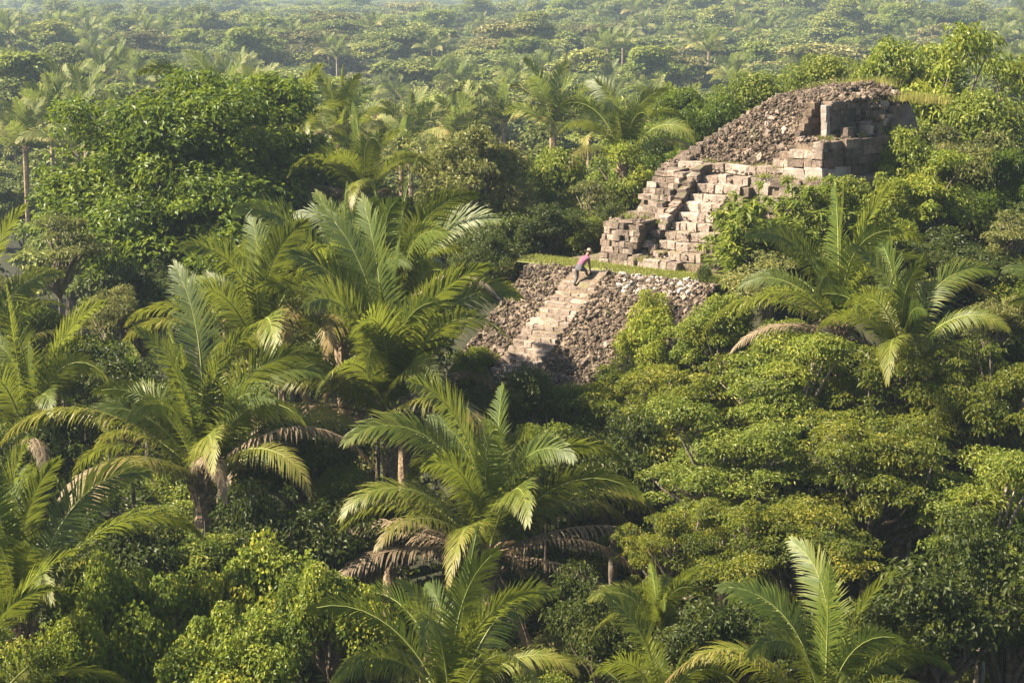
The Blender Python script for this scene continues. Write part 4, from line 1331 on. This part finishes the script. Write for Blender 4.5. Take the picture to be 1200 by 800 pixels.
ng.interface.new_socket('Geometry', in_out='OUTPUT', socket_type='NodeSocketGeometry')
gi = ng.nodes.new('NodeGroupInput')
go = ng.nodes.new('NodeGroupOutput')
ci = ng.nodes.new('GeometryNodeCollectionInfo')
ci.inputs['Collection'].default_value = src
ci.inputs['Separate Children'].default_value = True
ci.inputs['Reset Children'].default_value = True
ip = ng.nodes.new('GeometryNodeInstanceOnPoints')
ip.inputs['Pick Instance'].default_value = True
def named(nm):
    a = ng.nodes.new('GeometryNodeInputNamedAttribute')
    a.data_type = 'FLOAT'
    a.inputs['Name'].default_value = nm
    return a.outputs['Attribute']
cs = ng.nodes.new('ShaderNodeCombineXYZ')
sxs = named('sx')
ng.links.new(sxs, cs.inputs[0])
ng.links.new(sxs, cs.inputs[1])
ng.links.new(named('sz'), cs.inputs[2])
cr_ = ng.nodes.new('ShaderNodeCombineXYZ')
ng.links.new(named('rot'), cr_.inputs[2])
ng.links.new(gi.outputs[0], ip.inputs['Points'])
ng.links.new(ci.outputs[0], ip.inputs['Instance'])
ng.links.new(cs.outputs[0], ip.inputs['Scale'])
ng.links.new(cr_.outputs[0], ip.inputs['Rotation'])
ng.links.new(ip.outputs[0], go.inputs[0])
md = forest.modifiers.new('forest', 'NODES')
md.node_group = ng

# mid-distance bushes that close the gaps around the clearing
fill = [('medium_b', 'leafy shrub of the jungle thicket around the clearing'), ('dark', 'dark shrub of the jungle thicket around the clearing'), ('olive_b', 'olive shrub of the jungle thicket around the clearing'),
        ('vine_b', 'vine-covered shrub of the jungle thicket around the clearing')]
X, Y = scatter(42, 125, 1500, .31)
k = spread(X, Y, 4.6)
X, Y = X[k], Y[k]
lx, ly = to_local(X, Y)
m = ~((lx > -7) & (lx < 12.5) & (ly > -7.5) & (ly < 22))
nfill = 0
for x, y in zip(X[m], Y[m]):
    f = int(rg.choice(4, p=[.32, .38, .15, .15]))
    K = KINDS[fill[f][0]]
    s = rg.uniform(.55, .95)
    g = gz(x, y)
    h = rg.uniform(.2, 1.2)
    root = tag(link('shrub', None, loc=(x, y, g)), fill[f][1], 'shrub', 'thicket shrubs, kind ' + 'abcd'[f])
    a = rg.uniform(0, 6.28)
    link('crown', K['crown'], root, (0, 0, h), (0, 0, a), (s, s, s))
    link('branches', K['branches'], root, (0, 0, h), (0, 0, a), (s, s, s))
    link('stem', trunk_tube(K['bark'], 1), root, (0, 0, -.15), (0, 0, a), (.06, .06, h + .4))
    nfill += 1
print('fill', nfill, 'far', n, 'YFAR', YFAR)

# leaf litter plants under everything
n = 80000
X = rg.uniform(-45, 50, n)
Y = rg.uniform(36, 125, n)
m = np.abs(X) < Y * .33
X, Y = X[m], Y[m]
lx, ly = to_local(X, Y)
m = ~((lx > -6.5) & (lx < 12.5) & (ly > -5.5) & (ly < 19.5))
X, Y = X[m], Y[m]
n = len(X)
P = np.stack([X, Y, ground_z(X, Y) + rg.uniform(0, .9, n)], 1)
a = rg.uniform(0, 6.28, n)
T = unit(np.stack([np.cos(a), np.sin(a), rg.normal(.1, .35, n)], 1))
N = unit(np.stack([rg.normal(0, .4, n), rg.normal(0, .4, n), np.ones(n)], 1))
ln = rg.uniform(.3, .75, n)
V, Fc = leaf_geo(P, T, N, ln, ln * .5)
tag(link('undergrowth', mesh_np('undergrowth', V, Fc, 'leaf_dark', v=np.repeat(rg.uniform(0, 1, n), 2))), 'low leafy undergrowth covering the forest floor', 'undergrowth', kind='stuff')

# dry grass tufts on the crest of the pyramid
P = np.concatenate([np.stack([rg.normal(cx, .45, 900), rg.normal(cyy, .4, 900), np.full(900, cz)], 1) for cx, cyy, cz in [(7.4, 15.2, 7.0), (8.2, 15.6, 6.9), (5.0, 16.3, 7.55), (4.0, 16.2, 7.45)]])
tag(link('crest_grass', blades('crest_grass', P[::2], .45, .012, 'dry_grass', rg, .25), None, ORI, (0, 0, -TH)), 'tall yellowish dry grass on the crest of the pyramid', 'grass', kind='stuff')

# weeds rooted between the stones
spots = [(.9, 3.4, 1.0), (.8, 4.4, 1.8), (.9, 5.4, 2.5), (-.6, 3.6, 1.95), (.2, 3.9, 1.95), (-.9, 4.5, 2.0), (.8, 6.4, 3.4), (2.0, 8.5, 4.15), (3.4, 8.5, 4.15), (4.4, 8.4, 4.2), (0.4, 8.6, 4.2), (6.3, 9.4, 5.5), (6.6, 11.5, 5.55),
         (4.6, 6.9, 3.9), (5.8, 6.95, 3.9), (7.0, 7.1, 3.9), (1.2, 2.5, .35), (-1.0, 2.4, .0), (3.3, 2.6, .05), (4.4, 2.7, .05), (-1.2, 9.6, 4.4), (6.0, 14, 7.0)]
P = np.concatenate([np.stack([rg.normal(a_, .22, 110), rg.normal(b_, .14, 110), np.full(110, c_ - .04)], 1) for a_, b_, c_ in spots])
tag(link('weeds', blades('weeds', P, .24, .018, 'grass', rg, .5), None, ORI, (0, 0, -TH)), 'small grassy weeds rooted between the stones of the pyramid', 'weeds', kind='stuff')

# ------------------------------------------------------------------ the person on the stair
def skin_body(name, joints, edges, rad, mats, face_mat, sub=2):
    me = bpy.data.meshes.new(name)
    me.from_pydata([Vector(j) for j in joints], edges, [])
    o = bpy.data.objects.new(name, me)
    COL.objects.link(o)
    md = o.modifiers.new('skin', 'SKIN')
    for i, sv in enumerate(me.skin_vertices[0].data):
        sv.radius = (rad[i], rad[i]) if not isinstance(rad[i], tuple) else rad[i]
        sv.use_root = (i == 0)
    md.use_smooth_shade = True
    ss = o.modifiers.new('sub', 'SUBSURF')
    ss.levels = sub
    ss.render_levels = sub
    dg = bpy.context.evaluated_depsgraph_get()
    ev = bpy.data.meshes.new_from_object(o.evaluated_get(dg))
    bpy.data.objects.remove(o)
    for m_ in mats:
        ev.materials.append(M[m_])
    for p in ev.polygons:
        p.material_index = face_mat(p.center)
        p.use_smooth = True
    return ev
# local frame of the person: +y = up the stair (facing), x = right, z up; rear foot on tread 3, leading foot on tread 2
ZA, ZB = -3 * RISE, -1 * RISE
YA, YB = -2.65 * RUN, -.62 * RUN
J = dict(pelvis=(0, -.66, .24), belly=(0, -.52, .40), chest=(0, -.29, .56), neck=(0, -.10, .68), head=(0, .03, .77), crown=(0, .08, .87),
         hl=(-.10, -.66, .18), kl=(-.12, -.62, -.20), al=(-.12, YA - .02, ZA + .10), tl=(-.12, YA + .16, ZA + .05),
         hr=(.10, -.66, .18), kr=(.12, -.30, .10), ar=(.12, YB - .06, ZB + .10), tr=(.12, YB + .12, ZB + .05),
         sl=(-.20, -.22, .60), el=(-.25, -.16, .33), wl=(-.21, .0, .14), sr=(.20, -.22, .60), er=(.25, -.22, .33), wr=(.24, -.16, .10))
names = list(J)
ix = {n_: i for i, n_ in enumerate(names)}
ed = [('pelvis', 'belly'), ('belly', 'chest'), ('chest', 'neck'), ('neck', 'head'), ('head', 'crown'), ('pelvis', 'hl'), ('hl', 'kl'), ('kl', 'al'), ('al', 'tl'),
      ('pelvis', 'hr'), ('hr', 'kr'), ('kr', 'ar'), ('ar', 'tr'), ('chest', 'sl'), ('sl', 'el'), ('el', 'wl'), ('chest', 'sr'), ('sr', 'er'), ('er', 'wr')]
rad = dict(pelvis=.15, belly=.145, chest=.165, neck=.07, head=.10, crown=.075, hl=.115, kl=.078, al=.055, tl=.045, hr=.115, kr=.078, ar=.055, tr=.045,
           sl=.085, el=.052, wl=.036, sr=.085, er=.052, wr=.036)
def fm(c):
    x, y, z = c
    if abs(x) > .16 and z < .38 and y > -.34:
        return 2
    if z > .70 and y > -.10:
        return 2
    if (y < YA + .24 and z < ZA + .15) or (y > YB - .16 and z < ZB + .15):
        return 3
    if z + .62 * (y + .6) < .36:
        return 1
    return 0
body = skin_body('body', [J[n_] for n_ in names], [(ix[a], ix[b]) for a, b in ed], [rad[n_] for n_ in names], ['shirt', 'trousers', 'skin', 'shoe'], fm)
PX = -.05
person = tag(link('person', None, loc=ORI + np.array([*(EX * PX + AY * YA), ZA]), rot=(0, 0, -TH)),
             'person in pink-purple shirt, grey trousers and straw hat stooping up the stair', 'person')
OFF = (0, -YA, -ZA)
link('body', body, person, OFF)
hat = MB()
hat.lathe([(.0, .135), (.06, .13), (.098, .10), (.105, .0), (.20, -.025), (.205, -.03), (.105, -.012)], 20)
link('hat', hat.mesh('hat', 'straw', True), person, (0, .075 - YA, .875 - ZA), (R(-28), 0, 0))
def fingers(wrist, sgn):
    mb = MB()
    w = Vector(wrist)
    d = Vector((0, .35, -.94))
    mb.tube([w - d * .03, w + d * .04, w + d * .09], [.034, .042, .036], 7)
    for i in range(4):
        b = w + d * .085 + Vector((0, (i - 1.5) * .020, 0))
        l = (.065, .078, .074, .056)[i]
        mb.tube([b, b + d * l * .5 + Vector((-.01 * sgn, 0, 0)), b + d * l * .8 + Vector((-.035 * sgn, 0, 0)), b + d * l * .6 + Vector((-.05 * sgn, 0, 0))], [.0095, .009, .0085, .007], 5)
    b = w + d * .03 + Vector((0, .035, 0))
    mb.tube([b, b + Vector((-.015 * sgn, .03, -.03)), b + Vector((-.03 * sgn, .03, -.06))], [.012, .011, .008], 5)
    return mb.mesh('hand', 'skin', True)
link('hand', fingers(J['wl'], -1), person, OFF)
link('hand', fingers(J['wr'], 1), person, OFF)
fc = MB()                                              # face: nose, eyes, ears, mouth on the lowered head
hc = Vector((0, .055, .805))
fwd = Vector((0, .85, -.5)).normalized()
upv = Vector((0, .5, .85)).normalized()
fc.tube([hc + fwd * .085 + upv * .02, hc + fwd * .12 - upv * .012, hc + fwd * .09 - upv * .02], [.010, .016, .012], 5)
for s_ in (-1, 1):
    e_ = hc + fwd * .088 + upv * .022 + Vector((.035 * s_, 0, 0))
    fc.tube([e_ - Vector((.012, 0, 0)), e_ + Vector((.012, 0, 0))], [.008, .008], 6, 1)
    a_ = hc + Vector((.098 * s_, 0, 0))
    fc.tube([a_ - upv * .03, a_ + Vector((.012 * s_, 0, 0)), a_ + upv * .03], [.010, .016, .010], 5)
fc.tube([hc + fwd * .092 - upv * .05 - Vector((.025, 0, 0)), hc + fwd * .092 - upv * .05 + Vector((.025, 0, 0))], [.007, .007], 5, 1)
link('face', fc.mesh('face', ['skin', 'hair']), person, OFF)
# bucket held in the right hand
wr = ORI + np.array([*(EX * (J['wr'][0] + PX) + AY * (J['wr'][1] + .055)), J['wr'][2] - .085])
bk = MB()
bk.lathe([(0, 0), (.115, 0), (.15, .27), (.158, .27), (.158, .285), (.142, .285), (.110, .02), (0, .02)], 18)
bucket = tag(link('bucket', None, loc=wr - np.array([0, 0, .21]), rot=(0, 0, -TH), scale=(.5, .5, .5)), 'dark bucket hanging from the stooping person\'s hand', 'bucket')
link('pail', bk.mesh('pail', 'bucket', True), bucket)
hd = MB()
hd.tube([(.15 * math.cos(t_), 0, .27 + .15 * math.sin(t_)) for t_ in np.linspace(0, math.pi, 9)], [.008] * 9, 5)
link('handle', hd.mesh('handle', 'bucket', True), bucket)
# stick leaning out of the rubble
sk = MB()
sk.tube([(.95, -.45, -.42), (1.06, -.30, -.10), (1.16, -.22, .12), (1.24, -.2, .22), (1.32, -.25, .25)], [.03, .028, .035, .03, .012], 6)
sk.tube([(1.16, -.22, .12), (1.12, -.2, .24), (1.15, -.2, .34)], [.028, .028, .018], 6)
tag(link('dead_branch', sk.mesh('dead_branch', 'bark', True), None, ORI, (0, 0, -TH)), 'crooked dark branch sticking out of the rubble beside the stair', 'branch')

# ------------------------------------------------------------------ haze in the air
mb = MB()
mb.box(-3600, 3600, -900, 4100, -14, 88)
hm, nt, out = new_mat('haze')
pv = nd(nt, 'ShaderNodeVolumePrincipled')
pv.inputs['Color'].default_value = (.66, .82, 1.0, 1)
pv.inputs['Density'].default_value = 0.0002
pv.inputs['Anisotropy'].default_value = 0.2
nt.links.new(pv.outputs[0], out.inputs['Volume'])
M['haze'] = hm
tag(link('haze', mb.mesh('haze', 'haze')), 'pale humid haze over the jungle', 'haze', kind='stuff')
